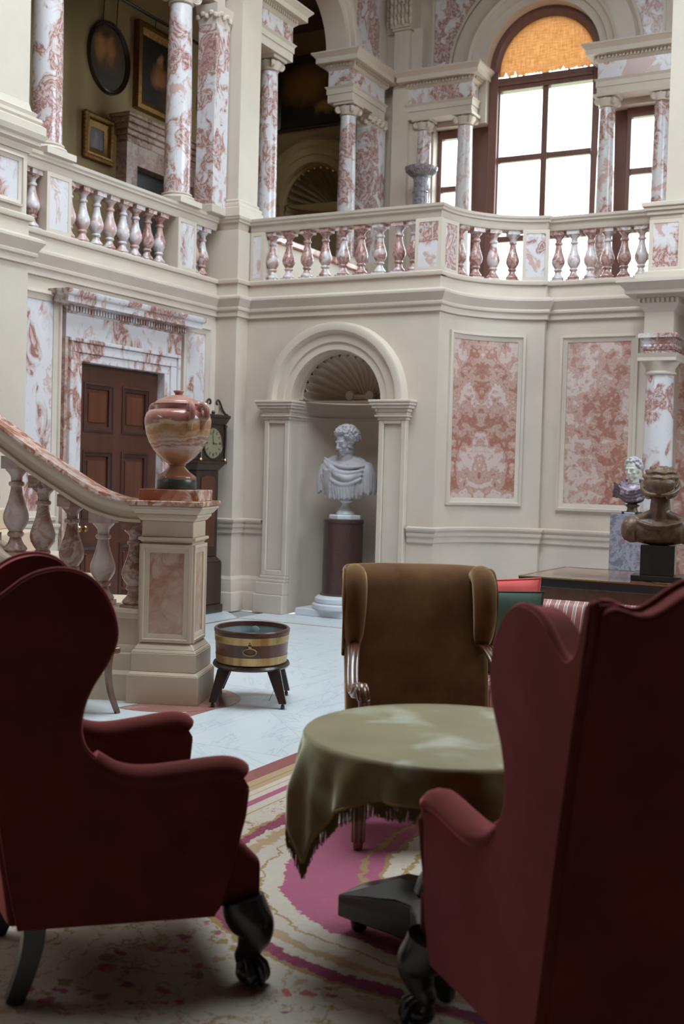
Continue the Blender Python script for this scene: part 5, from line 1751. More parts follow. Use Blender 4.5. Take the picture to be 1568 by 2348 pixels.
for (sx, sy) in ((-1, -1), (1, -1), (-1, 1), (1, 1)):
    tx_, ty_ = sx * 0.165, sy * 0.19
    bx_, by_ = sx * 0.222, sy * 0.235
    q = MB()
    w_ = 0.033
    q.add([(tx_ - w_ - (0.02 if sx > 0 else 0), ty_ - w_, 0.245), (tx_ + w_ + (0.02 if sx < 0 else 0), ty_ - w_, 0.245), (tx_ + w_ + (0.02 if sx < 0 else 0), ty_ + w_, 0.245), (tx_ - w_ - (0.02 if sx > 0 else 0), ty_ + w_, 0.245),
           (bx_ - 0.024, by_ - 0.024, 0.035), (bx_ + 0.024, by_ - 0.024, 0.035), (bx_ + 0.024, by_ + 0.024, 0.035), (bx_ - 0.024, by_ + 0.024, 0.035)],
          [(0, 1, 2, 3), (7, 6, 5, 4), (0, 4, 5, 1), (1, 5, 6, 2), (2, 6, 7, 3), (3, 7, 4, 0)])
    lg = q.build('leg', 'dark_wood', parent=wc, smooth=0, bevel=0.004)
    MB().lathe([(0.008, 0.0), (0.013, 0.004), (0.013, 0.022), (0.008, 0.026), (0.012, 0.036)], 10, (bx_, by_, 0)).build('caster', 'dark_wood', parent=lg)
for s_ in (-1,):
    T = Matrix.Translation((0.01, s_ * EY * 0.975, 0.37))
    q = MB().tube([(0.042 * cos(a), -0.012, -0.004 + 0.022 * sin(a)) for a in [2 * PI * k / 20 for k in range(20)]], 0.0045, 6, closed=True, mat=T)
    q.ball((0, -0.006, 0.032), 0.012, 0.008, 0.016, n=10, mat=T)
    q.ball((0, -0.006, 0.05), 0.007, n=8, mat=T)
    q.build('drop_handle', 'brass', parent=wc)
q = MB().lathe([(0.02, 0), (0.03, 0.01), (0.03, 0.03), (0.012, 0.035)], 16, mat=Matrix.Translation((0.0, EY * 0.9, 0.43)) @ Matrix.Rotation(PI / 2, 4, 'X'))
q.build('liner_boss', 'zinc', parent=wc)
MB().tube(spline([(0.14, -0.02, 0.245), (0.165, 0.0, 0.19), (0.16, 0.02, 0.10), (0.12, 0.03, 0.0)], 6), 0.0018, 5).build('drain_wire', 'zinc', parent=wc)

# ================================================================== CARPET
cp0 = V((-3.075, 0.15, 0))
o = MB().box(0, 4.6, 0, 6.45, 0.001, 0.012).build('carpet', 'carpet', smooth=0, loc=cp0)
tag(o, 'large pale floral carpet with magenta oval and striped border under the armchairs', 'carpet')


# ================================================================== ARMCHAIRS
def cabriole(b, x_, y_, dx, dy, ztop, h=None):
    """carved front leg with claw-and-ball foot; (dx, dy) is the outward direction"""
    path = [(0.0, ztop + 0.03, 0.062), (0.012, ztop - 0.01, 0.066), (0.034, ztop - 0.045, 0.062), (0.038, ztop - 0.075, 0.052), (0.022, ztop - 0.115, 0.036), (0.006, ztop - 0.14, 0.028), (0.008, 0.075, 0.026), (0.016, 0.06, 0.034)]
    pts = spline([(p_[0], p_[1], p_[2]) for p_ in path], 5)
    b.tube([(x_ + dx * p_.x, y_ + dy * p_.x, p_.y) for p_ in pts], [p_.z for p_ in pts], 14)
    c = (x_ + dx * 0.026, y_ + dy * 0.026, 0.036)
    b.ball(c, 0.042, 0.042, 0.034, 14)
    base = math.atan2(dy, dx)
    for k in range(4):
        a = base + (-70, -22, 22, 70)[k] * PI / 180
        ca, sa = cos(a), sin(a)
        b.tube(spline([(x_ + dx * 0.012 + ca * 0.015, y_ + dy * 0.012 + sa * 0.015, 0.085), (c[0] + ca * 0.034, c[1] + sa * 0.034, 0.068), (c[0] + ca * 0.05, c[1] + sa * 0.05, 0.036), (c[0] + ca * 0.045, c[1] + sa * 0.045, 0.010)], 4), [0.014, 0.014, 0.013, 0.013, 0.013, 0.015, 0.013, 0.012, 0.012, 0.012, 0.011, 0.009, 0.006], 8)


SIDE = spline([(0.004, 0.215), (-0.032, 0.40), (-0.078, 0.70), (-0.130, 0.98), (-0.176, 1.215), (-0.174, 1.238), (-0.160, 1.235), (-0.146, 1.185), (-0.126, 1.132), (-0.095, 1.112), (-0.062, 1.124), (-0.026, 1.152), (0.005, 1.176), (0.050, 1.197), (0.110, 1.205), (0.168, 1.188), (0.212, 1.146), (0.241, 1.090), (0.253, 1.034), (0.246, 0.990), (0.222, 0.939), (0.188, 0.883), (0.165, 0.820), (0.160, 0.755), (0.178, 0.704), (0.222, 0.664), (0.273, 0.634)], 4)
ARM = [(0.334, 0.620), (0.446, 0.628), (0.56, 0.634), (0.612, 0.622), (0.634, 0.585), (0.625, 0.514), (0.599, 0.385), (0.566, 0.255), (0.543, 0.215)]
SIDEPOLY = [(p_.x, p_.y) for p_ in SIDE] + ARM


def wing_chair(name, label, loc, heading, group=None):
    t = thing(name, label, 'armchair', loc, heading - PI / 2, group)
    for s_ in (-1, 1):
        def X(y_, inn):
            return s_ * (0.297 + 0.105 * y_ - inn)
        q = MB().prism(SIDEPOLY, lambda y_, z_: (X(y_, 0.0), y_, z_), lambda y_, z_: (X(y_, 0.075), y_, z_))
        sp = q.build('wing_side', 'red_velvet', parent=t, smooth=50, bevel=0.022, seg=3)
        edge = [p_ for p_ in SIDE if p_.y > 0.63 and not (p_.x < -0.08 and p_.y < 1.085)]
        MB().tube([(X(p_.x, 0.014), p_.x, p_.y) for p_ in edge[1:]], 0.009, 7).build('piping', 'red_velvet', parent=sp)
        # padded arm roll
        pts = spline([(0.20, 0.675), (0.26, 0.635), (0.34, 0.617), (0.45, 0.624), (0.55, 0.634), (0.598, 0.628), (0.622, 0.608)], 5)
        rr = [0.028 + 0.008 * min(1, i / 10) for i in range(len(pts))]
        rr[-1] = 0.024
        rr[-2] = 0.032
        q = MB().tube([(X(p_.x, 0.035) , p_.x, p_.y) for p_ in pts], rr, 12, flat=1.3, up=(0, 0, 1))
        q.build('arm_pad', 'red_velvet', parent=t, smooth=60)
        # front facing of the arm, with its piped seam
        fr = [(0.634, 0.585), (0.627, 0.50), (0.601, 0.385), (0.570, 0.255), (0.558, 0.222)]
        vs, fs = [], []
        for (y_, z_) in fr:
            k = 0.55 + 0.45 * (z_ - 0.2) / 0.4
            vs += [(X(y_, 0.037 + 0.042 * k), y_ + 0.003, z_), (X(y_, 0.037 - 0.046 * k), y_ + 0.003, z_), (X(y_, 0.037 - 0.046 * k), y_ - 0.02, z_), (X(y_, 0.037 + 0.042 * k), y_ - 0.02, z_)]
        for i in range(len(fr) - 1):
            for j in range(4):
                j2 = (j + 1) % 4
                fs.append((i * 4 + j, i * 4 + j2, i * 4 + 4 + j2, i * 4 + 4 + j))
        fs += [(0, 1, 2, 3), tuple(4 * (len(fr) - 1) + j for j in (3, 2, 1, 0))]
        q = MB().add(vs, fs)
        q.build('arm_front', 'red_velvet', parent=t, smooth=50, bevel=0.012)
    # back: raked, camel top with raised corners
    def back(u, v, off):
        x_ = (u - 0.5) * 2
        top = 1.245 - 0.030 * math.exp(-((abs(x_) - 0.62) / 0.22) ** 2) + 0.050 * math.exp(-(x_ / 0.45) ** 2) - 0.02 * max(0, abs(x_) - 0.93) / 0.07
        z_ = 0.215 + (top - 0.215) * v
        y_ = 0.012 - 0.182 * ((z_ - 0.215) / 1.02) ** 1.12
        w_ = 0.268 - 0.012 * v
        return (x_ * w_, y_ + off - (0.018 * (1 - x_ * x_) if off < 0.02 else -0.03 * (1 - x_ * x_) * (1 - (2 * v - 1) ** 2)), z_)
    n1, n2 = 21, 16
    A = [back(i / (n1 - 1), j / (n2 - 1), -0.028) for j in range(n2) for i in range(n1)]
    B_ = [back(i / (n1 - 1), j / (n2 - 1), 0.06) for j in range(n2) for i in range(n1)]
    N = n1 * n2
    fs = []
    for j in range(n2 - 1):
        for i in range(n1 - 1):
            a = j * n1 + i
            fs += [(a, a + 1, a + n1 + 1, a + n1), (N + a, N + a + n1, N + a + n1 + 1, N + a + 1)]
    for i in range(n1 - 1):
        a = (n2 - 1) * n1 + i
        fs += [(i, N + i, N + i + 1, i + 1), (a, a + 1, N + a + 1, N + a)]
    for j in range(n2 - 1):
        a = j * n1
        fs += [(a, a + n1, N + a + n1, N + a), (a + n1 - 1, N + a + n1 - 1, N + a + 2 * n1 - 1, a + 2 * n1 - 1)]
    q = MB().add(A + B_, fs)
    bk = q.build('backrest', 'red_velvet', parent=t, smooth=50, bevel=0.012, seg=3)
    MB().tube([V(back(k / 30, 1.0, 0.02)) + V((0, 0, 0.002)) for k in range(31)], 0.010, 7).build('piping', 'red_velvet', parent=bk)
    # seat base and cushion
    q = MB().add([(-0.27, 0.03, 0.22), (0.27, 0.03, 0.22), (0.345, 0.685, 0.225), (-0.345, 0.685, 0.225), (-0.27, 0.03, 0.40), (0.27, 0.03, 0.40), (0.35, 0.685, 0.36), (-0.35, 0.685, 0.36), (0.335, 0.62, 0.42), (-0.335, 0.62, 0.42)],
                 [(0, 3, 2, 1), (0, 1, 5, 4), (2, 3, 7, 6), (6, 7, 9, 8), (4, 5, 8, 9), (1, 2, 6, 8, 5), (0, 4, 9, 7, 3)])
    # keep it between the arms at the back
    q.v = [(x_ * (0.80 if y_ < 0.5 else 1.0), y_, z_) for (x_, y_, z_) in q.v]
    q.build('seat_base', 'red_velvet', parent=t, smooth=50, bevel=0.022, seg=3)
    def cush(u, v):
        a = u * 2 * PI
        p_ = 5.0
        ca, sa = cos(a), sin(a)
        k = 1 / (abs(ca) ** p_ + abs(sa) ** p_) ** (1 / p_)
        rr = (0.0, 0.7, 0.93, 1.0, 1.0, 0.93, 0.7, 0.0)[int(round(v * 7))]
        zz = (0.405, 0.405, 0.41, 0.43, 0.465, 0.485, 0.498, 0.505)[int(round(v * 7))]
        return (ca * k * rr * 0.225, 0.325 + sa * k * rr * 0.245, zz)
    MB().grid(cush, 40, 8, cu=True).build('seat_cushion', 'red_velvet', parent=t, smooth=60)
    for s_ in (-1, 1):
        q = MB()
        cabriole(q, s_ * 0.325, 0.635, s_ * 0.6, 0.8, 0.22)
        q.build('front_leg', 'ebony', parent=t, smooth=60)
        q = MB()
        q.tube(spline([(s_ * 0.245, 0.055, 0.24), (s_ * 0.245, 0.05, 0.16), (s_ * 0.25, 0.03, 0.08), (s_ * 0.255, 0.0, 0.0)], 4), [0.045 - 0.001 * k for k in range(13)], 4, up=(1, 1, 0))
        q.build('rear_leg', 'ebony', parent=t, smooth=30)
    return t


HL = math.radians(49.5)
wing_chair('wing_armchair', 'red velvet wing armchair at the left, seen from its side facing the table', (-2.46, 2.574, 0.012), HL)
HR = math.radians(131)
wing_chair('wing_armchair', 'red velvet wing armchair at the right, seen from behind', (-0.556, 2.604, 0.012), HR)


# brown wing chair with open wooden arms
def brown_chair(loc, heading):
    t = thing('wing_chair', 'worn brown velvet wing chair with open reeded wooden arms behind the green table', 'armchair', loc, heading - PI / 2)
    def back(u, v, off):
        x_ = (u - 0.5) * 2
        z_ = 0.36 + 0.735 * v
        roll = 0.035 * max(0, (v - 0.9) / 0.1) ** 2
        y_ = 0.06 - 0.20 * v - (roll if off > 0 else -roll * 0.3)
        w_ = 0.312 + 0.012 * v
        return (x_ * w_, y_ + off + (0.022 * (1 - x_ ** 4) * (1 - (2 * v - 1) ** 4) if off > 0 else -0.01), z_ - (0.012 * x_ ** 4 if v > 0.95 else 0))
    n1, n2 = 17, 21
    A = [back(i / (n1 - 1), j / (n2 - 1), -0.05) for j in range(n2) for i in range(n1)]
    B_ = [back(i / (n1 - 1), j / (n2 - 1), 0.05) for j in range(n2) for i in range(n1)]
    N = n1 * n2
    fs = []
    for j in range(n2 - 1):
        for i in range(n1 - 1):
            a = j * n1 + i
            fs += [(a, a + 1, a + n1 + 1, a + n1), (N + a, N + a + n1, N + a + n1 + 1, N + a + 1)]
    for i in range(n1 - 1):
        a = (n2 - 1) * n1 + i
        fs += [(i, N + i, N + i + 1, i + 1), (a, a + 1, N + a + 1, N + a)]
    for j in range(n2 - 1):
        a = j * n1
        fs += [(a, a + n1, N + a + n1, N + a), (a + n1 - 1, N + a + n1 - 1, N + a + 2 * n1 - 1, a + 2 * n1 - 1)]
    MB().add(A + B_, fs).build('backrest', 'brown_velvet', parent=t, smooth=50, bevel=0.03, seg=3)
    W = spline([(-0.11, 1.070), (-0.05, 1.082), (0.010, 1.070), (0.052, 1.01), (0.068, 0.94), (0.05, 0.84), (0.015, 0.76), (-0.025, 0.725), (-0.03, 0.70)], 5)
    poly = [(p_.x, p_.y) for p_ in W] + [(-0.035, 0.69), (-0.05, 0.74), (-0.075, 0.85), (-0.10, 0.97)]
    for s_ in (-1, 1):
        def X(y_, z_, inn):
            return s_ * (0.330 + 0.10 * (y_ + 0.05) - inn)
        q = MB().prism(poly, lambda y_, z_: (X(y_, z_, 0.0), y_, z_), lambda y_, z_: (X(y_, z_, 0.06), y_, z_))
        BW = spline([(-0.095, 1.045), (-0.035, 1.052), (0.012, 1.025), (0.036, 0.965), (0.040, 0.88), (0.024, 0.80), (-0.004, 0.742), (-0.03, 0.705)], 4)
        nW = len(BW)
        q.tube([(X(p_.x, p_.y, 0.050), p_.x, p_.y) for p_ in BW], [0.040 + 0.016 * sin(PI * min(1.0, i / (nW * 0.75))) - 0.022 * max(0, (i / nW - 0.7) / 0.3) for i in range(nW)], 14)
        ico_ = 0.040
        q.ball((X(-0.095, 1.045, 0.05), -0.095, 1.045), ico_, n=12)
        wg = q.build('wing', 'brown_velvet', parent=t, smooth=60, bevel=0.012, seg=2)
        MB().tube([(X(p_.x, p_.y, 0.006), p_.x, p_.y) for p_ in W[2:]], 0.005, 6).build('piping', 'brown_velvet', parent=wg)
        # reeded wooden arm: sweeping down to a scroll, then the support
        ax = 0.274
        pts = spline([(ax, -0.01, 0.745), (ax + 0.015, 0.08, 0.755), (ax + 0.03, 0.17, 0.715), (ax + 0.042, 0.27, 0.648), (ax + 0.045, 0.35, 0.612), (ax + 0.04, 0.41, 0.618), (ax + 0.035, 0.445, 0.648), (ax + 0.03, 0.475, 0.655), (ax + 0.028, 0.50, 0.635), (ax + 0.022, 0.505, 0.60)], 5)
        q = MB()
        for k in (-1.5, -0.5, 0.5, 1.5):
            q.tube([(s_ * (p_.x + k * 0.0125), p_.y, p_.z) for p_ in pts], 0.0085, 8)
        q.tube([(s_ * p_.x, p_.y, p_.z - 0.008) for p_ in pts], 0.02, 8, flat=1.0)
        arm_ = q.build('arm', 'walnut', parent=t, smooth=60)
        q = MB()
        sup = spline([(ax + 0.022, 0.505, 0.605), (ax + 0.015, 0.475, 0.54), (ax + 0.005, 0.455, 0.47), (ax - 0.005, 0.46, 0.40)], 5)
        for k in (-1.2, 0, 1.2):
            q.tube([(s_ * (p_.x + k * 0.012), p_.y + 0.008, p_.z) for p_ in sup], 0.009, 7)
        q.tube([(s_ * p_.x, p_.y - 0.006, p_.z) for p_ in sup], 0.018, 8)
        q.build('arm_support', 'walnut', parent=t, smooth=60)
        q = MB().box(s_ * 0.30 - 0.028, s_ * 0.30 + 0.028, 0.45, 0.506, 0.27, 0.40)
        q.lathe([(0.016, 0), (0.02, 0.01), (0.02, 0.03), (0.024, 0.2), (0.026, 0.262), (0.03, 0.268)], 16, (s_ * 0.30, 0.478, 0.0))
        for k in range(8):
            a = 2 * PI * k / 8
            q.tube([(s_ * 0.30 + 0.021 * cos(a), 0.478 + 0.021 * sin(a), 0.03), (s_ * 0.30 + 0.025 * cos(a), 0.478 + 0.025 * sin(a), 0.25)], 0.007, 6)
        q.build('front_leg', 'walnut', parent=t, smooth=40)
        q = MB().tube(spline([(s_ * 0.29, 0.05, 0.36), (s_ * 0.29, 0.04, 0.2), (s_ * 0.29, -0.05, 0.0)], 4), [0.028, 0.028, 0.027, 0.027, 0.026, 0.025, 0.024, 0.023, 0.022], 4, up=(1, 1, 0))
        q.build('rear_leg', 'walnut', parent=t, smooth=30)
    MB().box(-0.315, 0.315, 0.02, 0.49, 0.27, 0.37).build('seat_rail', 'brown_velvet', parent=t, smooth=50, bevel=0.02, seg=3)
    def cush(u, v):
        a = u * 2 * PI
        p_ = 6.0
        ca, sa = cos(a), sin(a)
        k = 1 / (abs(ca) ** p_ + abs(sa) ** p_) ** (1 / p_)
        i = int(round(v * 7))
        rr = (0.0, 0.7, 0.94, 1.0, 1.0, 0.94, 0.7, 0.0)[i]
        zz = (0.365, 0.365, 0.37, 0.385, 0.41, 0.43, 0.445, 0.45)[i]
        return (ca * k * rr * 0.30, 0.285 + sa * k * rr * 0.205, zz)
    MB().grid(cush, 40, 8, cu=True).build('seat_cushion', 'brown_velvet', parent=t, smooth=60)


brown_chair((-2.084, 4.671, 0.012), math.radians(-56))

# ================================================================== TABLE WITH CLOTH
TC = V((-1.373, 3.346, 0.012))
TZ, TR = 0.69, 0.442
tb = thing('pedestal_table', 'round table on a black platform pedestal, hidden under the olive cloth', 'table', TC)
MB().lathe([(TR - 0.012, TZ - 0.03), (TR - 0.004, TZ - 0.022), (TR - 0.004, TZ - 0.006), (TR - 0.012, TZ - 0.002)], 48).build('tabletop', 'ebony', parent=tb, smooth=40)
MB().lathe([(0.10, 0.20), (0.085, 0.24), (0.06, 0.28), (0.05, 0.34), (0.055, 0.48), (0.07, 0.58), (0.10, 0.64), (0.14, TZ - 0.03)], 24).build('column', 'ebony', parent=tb, smooth=50)
def foot_poly(a0):
    pts = []
    for k in range(3):
        a = a0 + k * 2 * PI / 3
        tx, ty = cos(a), sin(a)
        nx, ny = -ty, tx
        pts += [(0.36 * tx - 0.065 * nx, 0.36 * ty - 0.065 * ny), (0.36 * tx + 0.065 * nx, 0.36 * ty + 0.065 * ny)]
        a2 = a + PI / 3
        for j in (-1, 0, 1):
            rr = 0.125 if j == 0 else 0.16
            pts.append((rr * cos(a2 + j * 0.42), rr * sin(a2 + j * 0.42)))
    return pts


A0 = math.radians(174)
fp_ = foot_poly(A0)
n_ = len(fp_)
vs = [(x_, y_, 0.055) for x_, y_ in fp_] + [(x_, y_, 0.125 if math.hypot(x_, y_) > 0.3 else 0.17) for x_, y_ in fp_] + [(x_ * 0.42, y_ * 0.42, 0.215) for x_, y_ in fp_]
fs = [tuple(range(n_ - 1, -1, -1)), tuple(range(2 * n_, 3 * n_))]
for k in range(n_):
    k2 = (k + 1) % n_
    fs += [(k, k2, n_ + k2, n_ + k), (n_ + k, n_ + k2, 2 * n_ + k2, 2 * n_ + k)]
MB().add(vs, fs).build('platform', 'ebony', parent=tb, smooth=30, bevel=0.006)
for k in range(3):
    a = A0 + k * 2 * PI / 3
    MB().lathe([(0.018, 0.0), (0.026, 0.008), (0.030, 0.03), (0.036, 0.045), (0.036, 0.056)], 16, (0.315 * cos(a), 0.315 * sin(a), 0)).build('foot', 'ebony', parent=tb)

cl = thing('tablecloth', 'olive green velvet cloth with fringed pointed corners draped over the round table', 'tablecloth', TC + V((0, 0, TZ)))
HS, CA = 0.553, math.radians(230.8) - PI / 4     # half side of the square cloth, its turn


def cloth(u, v, out=0.0, extra=0.0):
    a = u * 2 * PI
    rel_ = a - CA
    rho = HS / max(abs(cos(rel_)), abs(sin(rel_)))
    rho = min(rho, HS * 1.414) * (1 + 0.045 * math.exp(-((((rel_) % (PI / 2)) - PI / 4) / 0.25) ** 2)) + extra
    d = rho * v if extra == 0 else rho
    R0 = TR
    r0 = 0.012
    if d <= R0:
        rr, zz = d, 0.0
    else:
        h = d - R0
        t_ = min(1, h / (r0 * PI / 2))
        if h < r0 * PI / 2:
            rr, zz = R0 + r0 * sin(t_ * PI / 2), -r0 * (1 - cos(t_ * PI / 2))
        else:
            h2 = h - r0 * PI / 2
            zz = -r0 - h2
            dc = ((rel_ - PI / 4 + PI / 4) % (PI / 2)) - PI / 4
            corn = math.exp(-(dc / 0.30) ** 2)
            fold = (0.6 * sin(13 * a + 0.9) + 0.5 * sin(21 * a + 2.0)) * (1 - 0.45 * corn) + 0.7 * corn
            rr = R0 + r0 + 0.042 * min(1, h2 / 0.14) * fold + 0.006 * min(1, h2 / 0.05)
    return ((rr + out) * cos(a), (rr + out) * sin(a), zz + 0.005)


NU = 180
vv = [0, 0.2, 0.4, 0.55, 0.65]
q = MB()
rows = [0.02, 0.25, 0.5, 0.66, 0.70, 0.73, 0.755, 0.775, 0.80, 0.83, 0.865, 0.90, 0.935, 0.97, 1.0]
def cl_(u, j):
    # rows measured so that the table edge is always resolved
    a = u * 2 * PI
    rel_ = a - CA
    rho = min(HS / max(abs(cos(rel_)), abs(sin(rel_))), HS * 1.414) * (1 + 0.045 * math.exp(-(((rel_ % (PI / 2)) - PI / 4) / 0.25) ** 2))
    steps = [TR * k for k in (0.03, 0.3, 0.6, 0.9, 1.0)] + [TR + 0.008, TR + 0.017, TR + 0.026, TR + 0.034]
    if j < len(steps):
        d = steps[j]
    else:
        d = TR + 0.034 + (rho - TR - 0.034) * (j - len(steps) + 1) / 10
    return cloth(u, d / rho)
vs, fs = [], []
NJ = 19
for j in range(NJ):
    for i in range(NU):
        vs.append(cl_(i / NU, j))
for j in range(NJ - 1):
    for i in range(NU):
        i2 = (i + 1) % NU
        fs.append((j * NU + i, j * NU + i2, (j + 1) * NU + i2, (j + 1) * NU + i))
fs.append(tuple(range(NU - 1, -1, -1)))
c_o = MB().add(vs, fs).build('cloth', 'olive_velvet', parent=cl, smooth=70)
md = c_o.modifiers.new('solid', 'SOLIDIFY')
md.thickness = 0.004
md.offset = 1.0
edge = [V(cl_(i / NU, NJ - 1)) for i in range(NU)]
MB().tube(edge, 0.0055, 6, closed=True).build('braid', 'gold_braid', parent=cl)
q = MB()
random.seed(4)
for i in range(NU * 10):
    u = i / 10
    i0, f_ = int(u) % NU, u - int(u)
    p_ = edge[i0].lerp(edge[(i0 + 1) % NU], f_)
    L = 0.045 + random.uniform(-0.006, 0.006)
    dx, dy = random.uniform(-0.004, 0.004), random.uniform(-0.004, 0.004)
    q.tube([p_, p_ + V((dx * 0.5, dy * 0.5, -L * 0.5)), p_ + V((dx, dy, -L))], [0.0013, 0.0017, 0.0015], 3)
o = q.build('fringe', 'fringe', parent=cl, smooth=0)
o['kind'] = 'stuff'

# ================================================================== SOFA, CUSHIONS, MARQUETRY TABLE
sf = thing('sofa', 'red and cream striped sofa in front of the marquetry table', 'sofa', (-1.22, 6.02, 0.012))
# local x along the room X axis, front towards -y
L2 = 1.12
for (xa, xb) in ((-L2 + 0.10, 0.0), (0.0, L2 - 0.10)):
    MB().box(xa, xb, -0.38, 0.24, 0.29, 0.44).build('seat_cushion', 'stripe', parent=sf, smooth=50, bevel=0.045, seg=4)
MB().box(-L2, L2, -0.37, 0.36, 0.12, 0.29).build('seat_rail', 'stripe', parent=sf, smooth=50, bevel=0.02, seg=2)
def sback(u, v, off):
    z_ = 0.28 + 0.53 * v
    y_ = 0.22 + 0.12 * v + 0.05 * max(0, (v - 0.75) / 0.25) ** 2
    return ((u - 0.5) * 2 * L2, y_ + off, z_)
vs, fs = [], []
sec = [(0.20, 0.28), (0.22, 0.45), (0.25, 0.60), (0.285, 0.72), (0.315, 0.785), (0.355, 0.815), (0.40, 0.81), (0.43, 0.77), (0.42, 0.66), (0.38, 0.45), (0.36, 0.28)]
xs_ = [-L2 + 2 * L2 * k / 10 for k in range(11)]
for x_ in xs_:
    for (y_, z_) in sec:
        vs.append((x_, y_, z_))
m_ = len(sec)
for i in range(10):
    for j in range(m_):
        j2 = (j + 1) % m_
        fs.append((i * m_ + j, i * m_ + j2, (i + 1) * m_ + j2, (i + 1) * m_ + j))
fs += [tuple(range(m_)), tuple(10 * m_ + j for j in range(m_ - 1, -1, -1))]
MB().add(vs, fs).build('backrest', 'stripe', parent=sf, smooth=60)
for s_ in (-1, 1):
    q = MB().box(s_ * L2 - 0.07, s_ * L2 + 0.07, -0.36, 0.34, 0.2, 0.56)
    q.tube([(s_ * (L2 + 0.01), -0.37, 0.57), (s_ * (L2 + 0.01), 0.0, 0.575), (s_ * (L2 + 0.01), 0.36, 0.6)], 0.085, 16)
    q.build('arm', 'stripe', parent=sf, smooth=50)
    for y_ in (-0.32, 0.32):
        MB().lathe([(0.018, 0), (0.024, 0.01), (0.022, 0.05), (0.032, 0.12)], 14, (s_ * (L2 - 0.06), y_, 0)).build('leg', 'walnut', parent=sf)


def pillow(name, label, mat, loc, rot, w_, h_, th):
    t = thing(name, label, 'cushion', loc)
    t.rotation_euler = rot
    def f(u, v, s_):
        x_, z_ = u * 2 - 1, v * 2 - 1
        k = (1 - x_ ** 4) * (1 - z_ ** 4)
        pin = 1 - 0.05 * (1 - abs(z_)) - 0.0
        pin2 = 1 - 0.05 * (1 - abs(x_))
        return (x_ * w_ * (1 - 0.06 * (1 - z_ * z_) * abs(x_)), s_ * th * max(0, k) ** 0.5 + 0.006 * sin(5 * x_ + 3 * z_), z_ * h_ * (1 - 0.06 * (1 - x_ * x_) * abs(z_)))
    q = MB().grid(lambda u, v: f(u, v, 1), 17, 17).grid(lambda u, v: f(u, v, -1), 17, 17)
    cu = q.build('cover', mat, parent=t, smooth=80)
    n_ = 16
    bd = [f(k / n_, 0, 0) for k in range(n_)] + [f(1, k / n_, 0) for k in range(n_)] + [f(1 - k / n_, 1, 0) for k in range(n_)] + [f(0, 1 - k / n_, 0) for k in range(n_)]
    MB().tube(bd, 0.008, 6, closed=True).build('piping', 'piping' if mat == 'green_cushion' else mat, parent=t)
    return t


pillow('cushion', 'dark green velvet cushion with black piping on the striped sofa', 'green_cushion', (-2.205, 5.965, 0.67), (math.radians(-20), 0, math.radians(14)), 0.245, 0.235, 0.075)
pillow('cushion', 'coral red cushion standing behind the green one on the sofa', 'red_cushion', (-2.27, 6.12, 0.725), (math.radians(-17), math.radians(-3), math.radians(12)), 0.25, 0.225, 0.055)

mt = thing('side_table', 'large dark marquetry table with glossy patterned top behind the striped sofa', 'table', (-1.68, 8.03, 0))
MB().box(-0.945, 0.945, -0.515, 0.515, 0.785, 0.845).build('top_edge', 'ebony', parent=mt, smooth=0, bevel=0.004)
MB().box(-0.93, 0.93, -0.50, 0.50, 0.8445, 0.85).build('top', 'marquetry', parent=mt, smooth=0)
q = MB()
for (x0, x1, y0, y1) in ((-0.945, 0.945, -0.517, -0.50), (-0.945, 0.945, 0.50, 0.517), (-0.947, -0.93, -0.50, 0.50), (0.93, 0.947, -0.50, 0.50)):
    q.box(x0, x1, y0, y1, 0.8425, 0.8515)
q.build('brass_edge', 'brass', parent=mt, smooth=0)
MB().box(-0.88, 0.88, -0.45, 0.45, 0.62, 0.785).build('apron', 'walnut', parent=mt, smooth=0, bevel=0.004)
for sx in (-1, 1):
    for sy in (-1, 1):
        MB().lathe([(0.03, 0), (0.045, 0.02), (0.03, 0.06), (0.03, 0.15), (0.055, 0.4), (0.06, 0.52), (0.04, 0.55), (0.055, 0.62)], 16, (sx * 0.82, sy * 0.40, 0)).build('leg', 'ebony', parent=mt)

# side chair mostly hidden behind the left armchair
sc = thing('side_chair', 'dark wooden side chair hidden behind the left red armchair, one sabre leg showing', 'chair', (-4.82, 5.308, 0), math.radians(73 - 90))
MB().box(-0.21, 0.21, 0.0, 0.42, 0.37, 0.41).build('seat_frame', 'walnut', parent=sc, smooth=0, bevel=0.008)
MB().box(-0.19, 0.19, 0.02, 0.40, 0.41, 0.44).build('seat_pad', 'brown_velvet', parent=sc, smooth=40, bevel=0.014)
for s_ in (-1, 1):
    q = MB().tube(spline([(s_ * 0.19, 0.36, 0.39), (s_ * 0.19, 0.345, 0.28), (s_ * 0.19, 0.365, 0.14), (s_ * 0.19, 0.42, 0.0)], 5), [0.026 - 0.0005 * k for k in range(16)], 4, up=(1, 1, 0))
    q.build('front_leg', 'walnut', parent=sc, smooth=30)
    q = MB().tube(spline([(s_ * 0.19, -0.09, 0.0), (s_ * 0.19, -0.01, 0.25), (s_ * 0.19, 0.0, 0.42), (s_ * 0.19, -0.05, 0.74)], 5), 0.018, 4, up=(1, 1, 0))
    q.build('rear_leg', 'walnut', parent=sc, smooth=30)
MB().box(-0.19, 0.19, -0.06, -0.035, 0.66, 0.74).build('top_rail', 'walnut', parent=sc, smooth=0, bevel=0.006)
MB().box(-0.19, 0.19, -0.035, -0.012, 0.53, 0.57).build('back_rail', 'walnut', parent=sc, smooth=0, bevel=0.004)


# ================================================================== BUSTS
def ico(b, c, r, rot=None, n=16):
    """ellipsoid, optionally turned"""
    T = Matrix.Translation(c) @ (rot.to_4x4() if rot else Matrix.Identity(4))
    b.ball((0, 0, 0), r[0], r[1], r[2], n, mat=T)


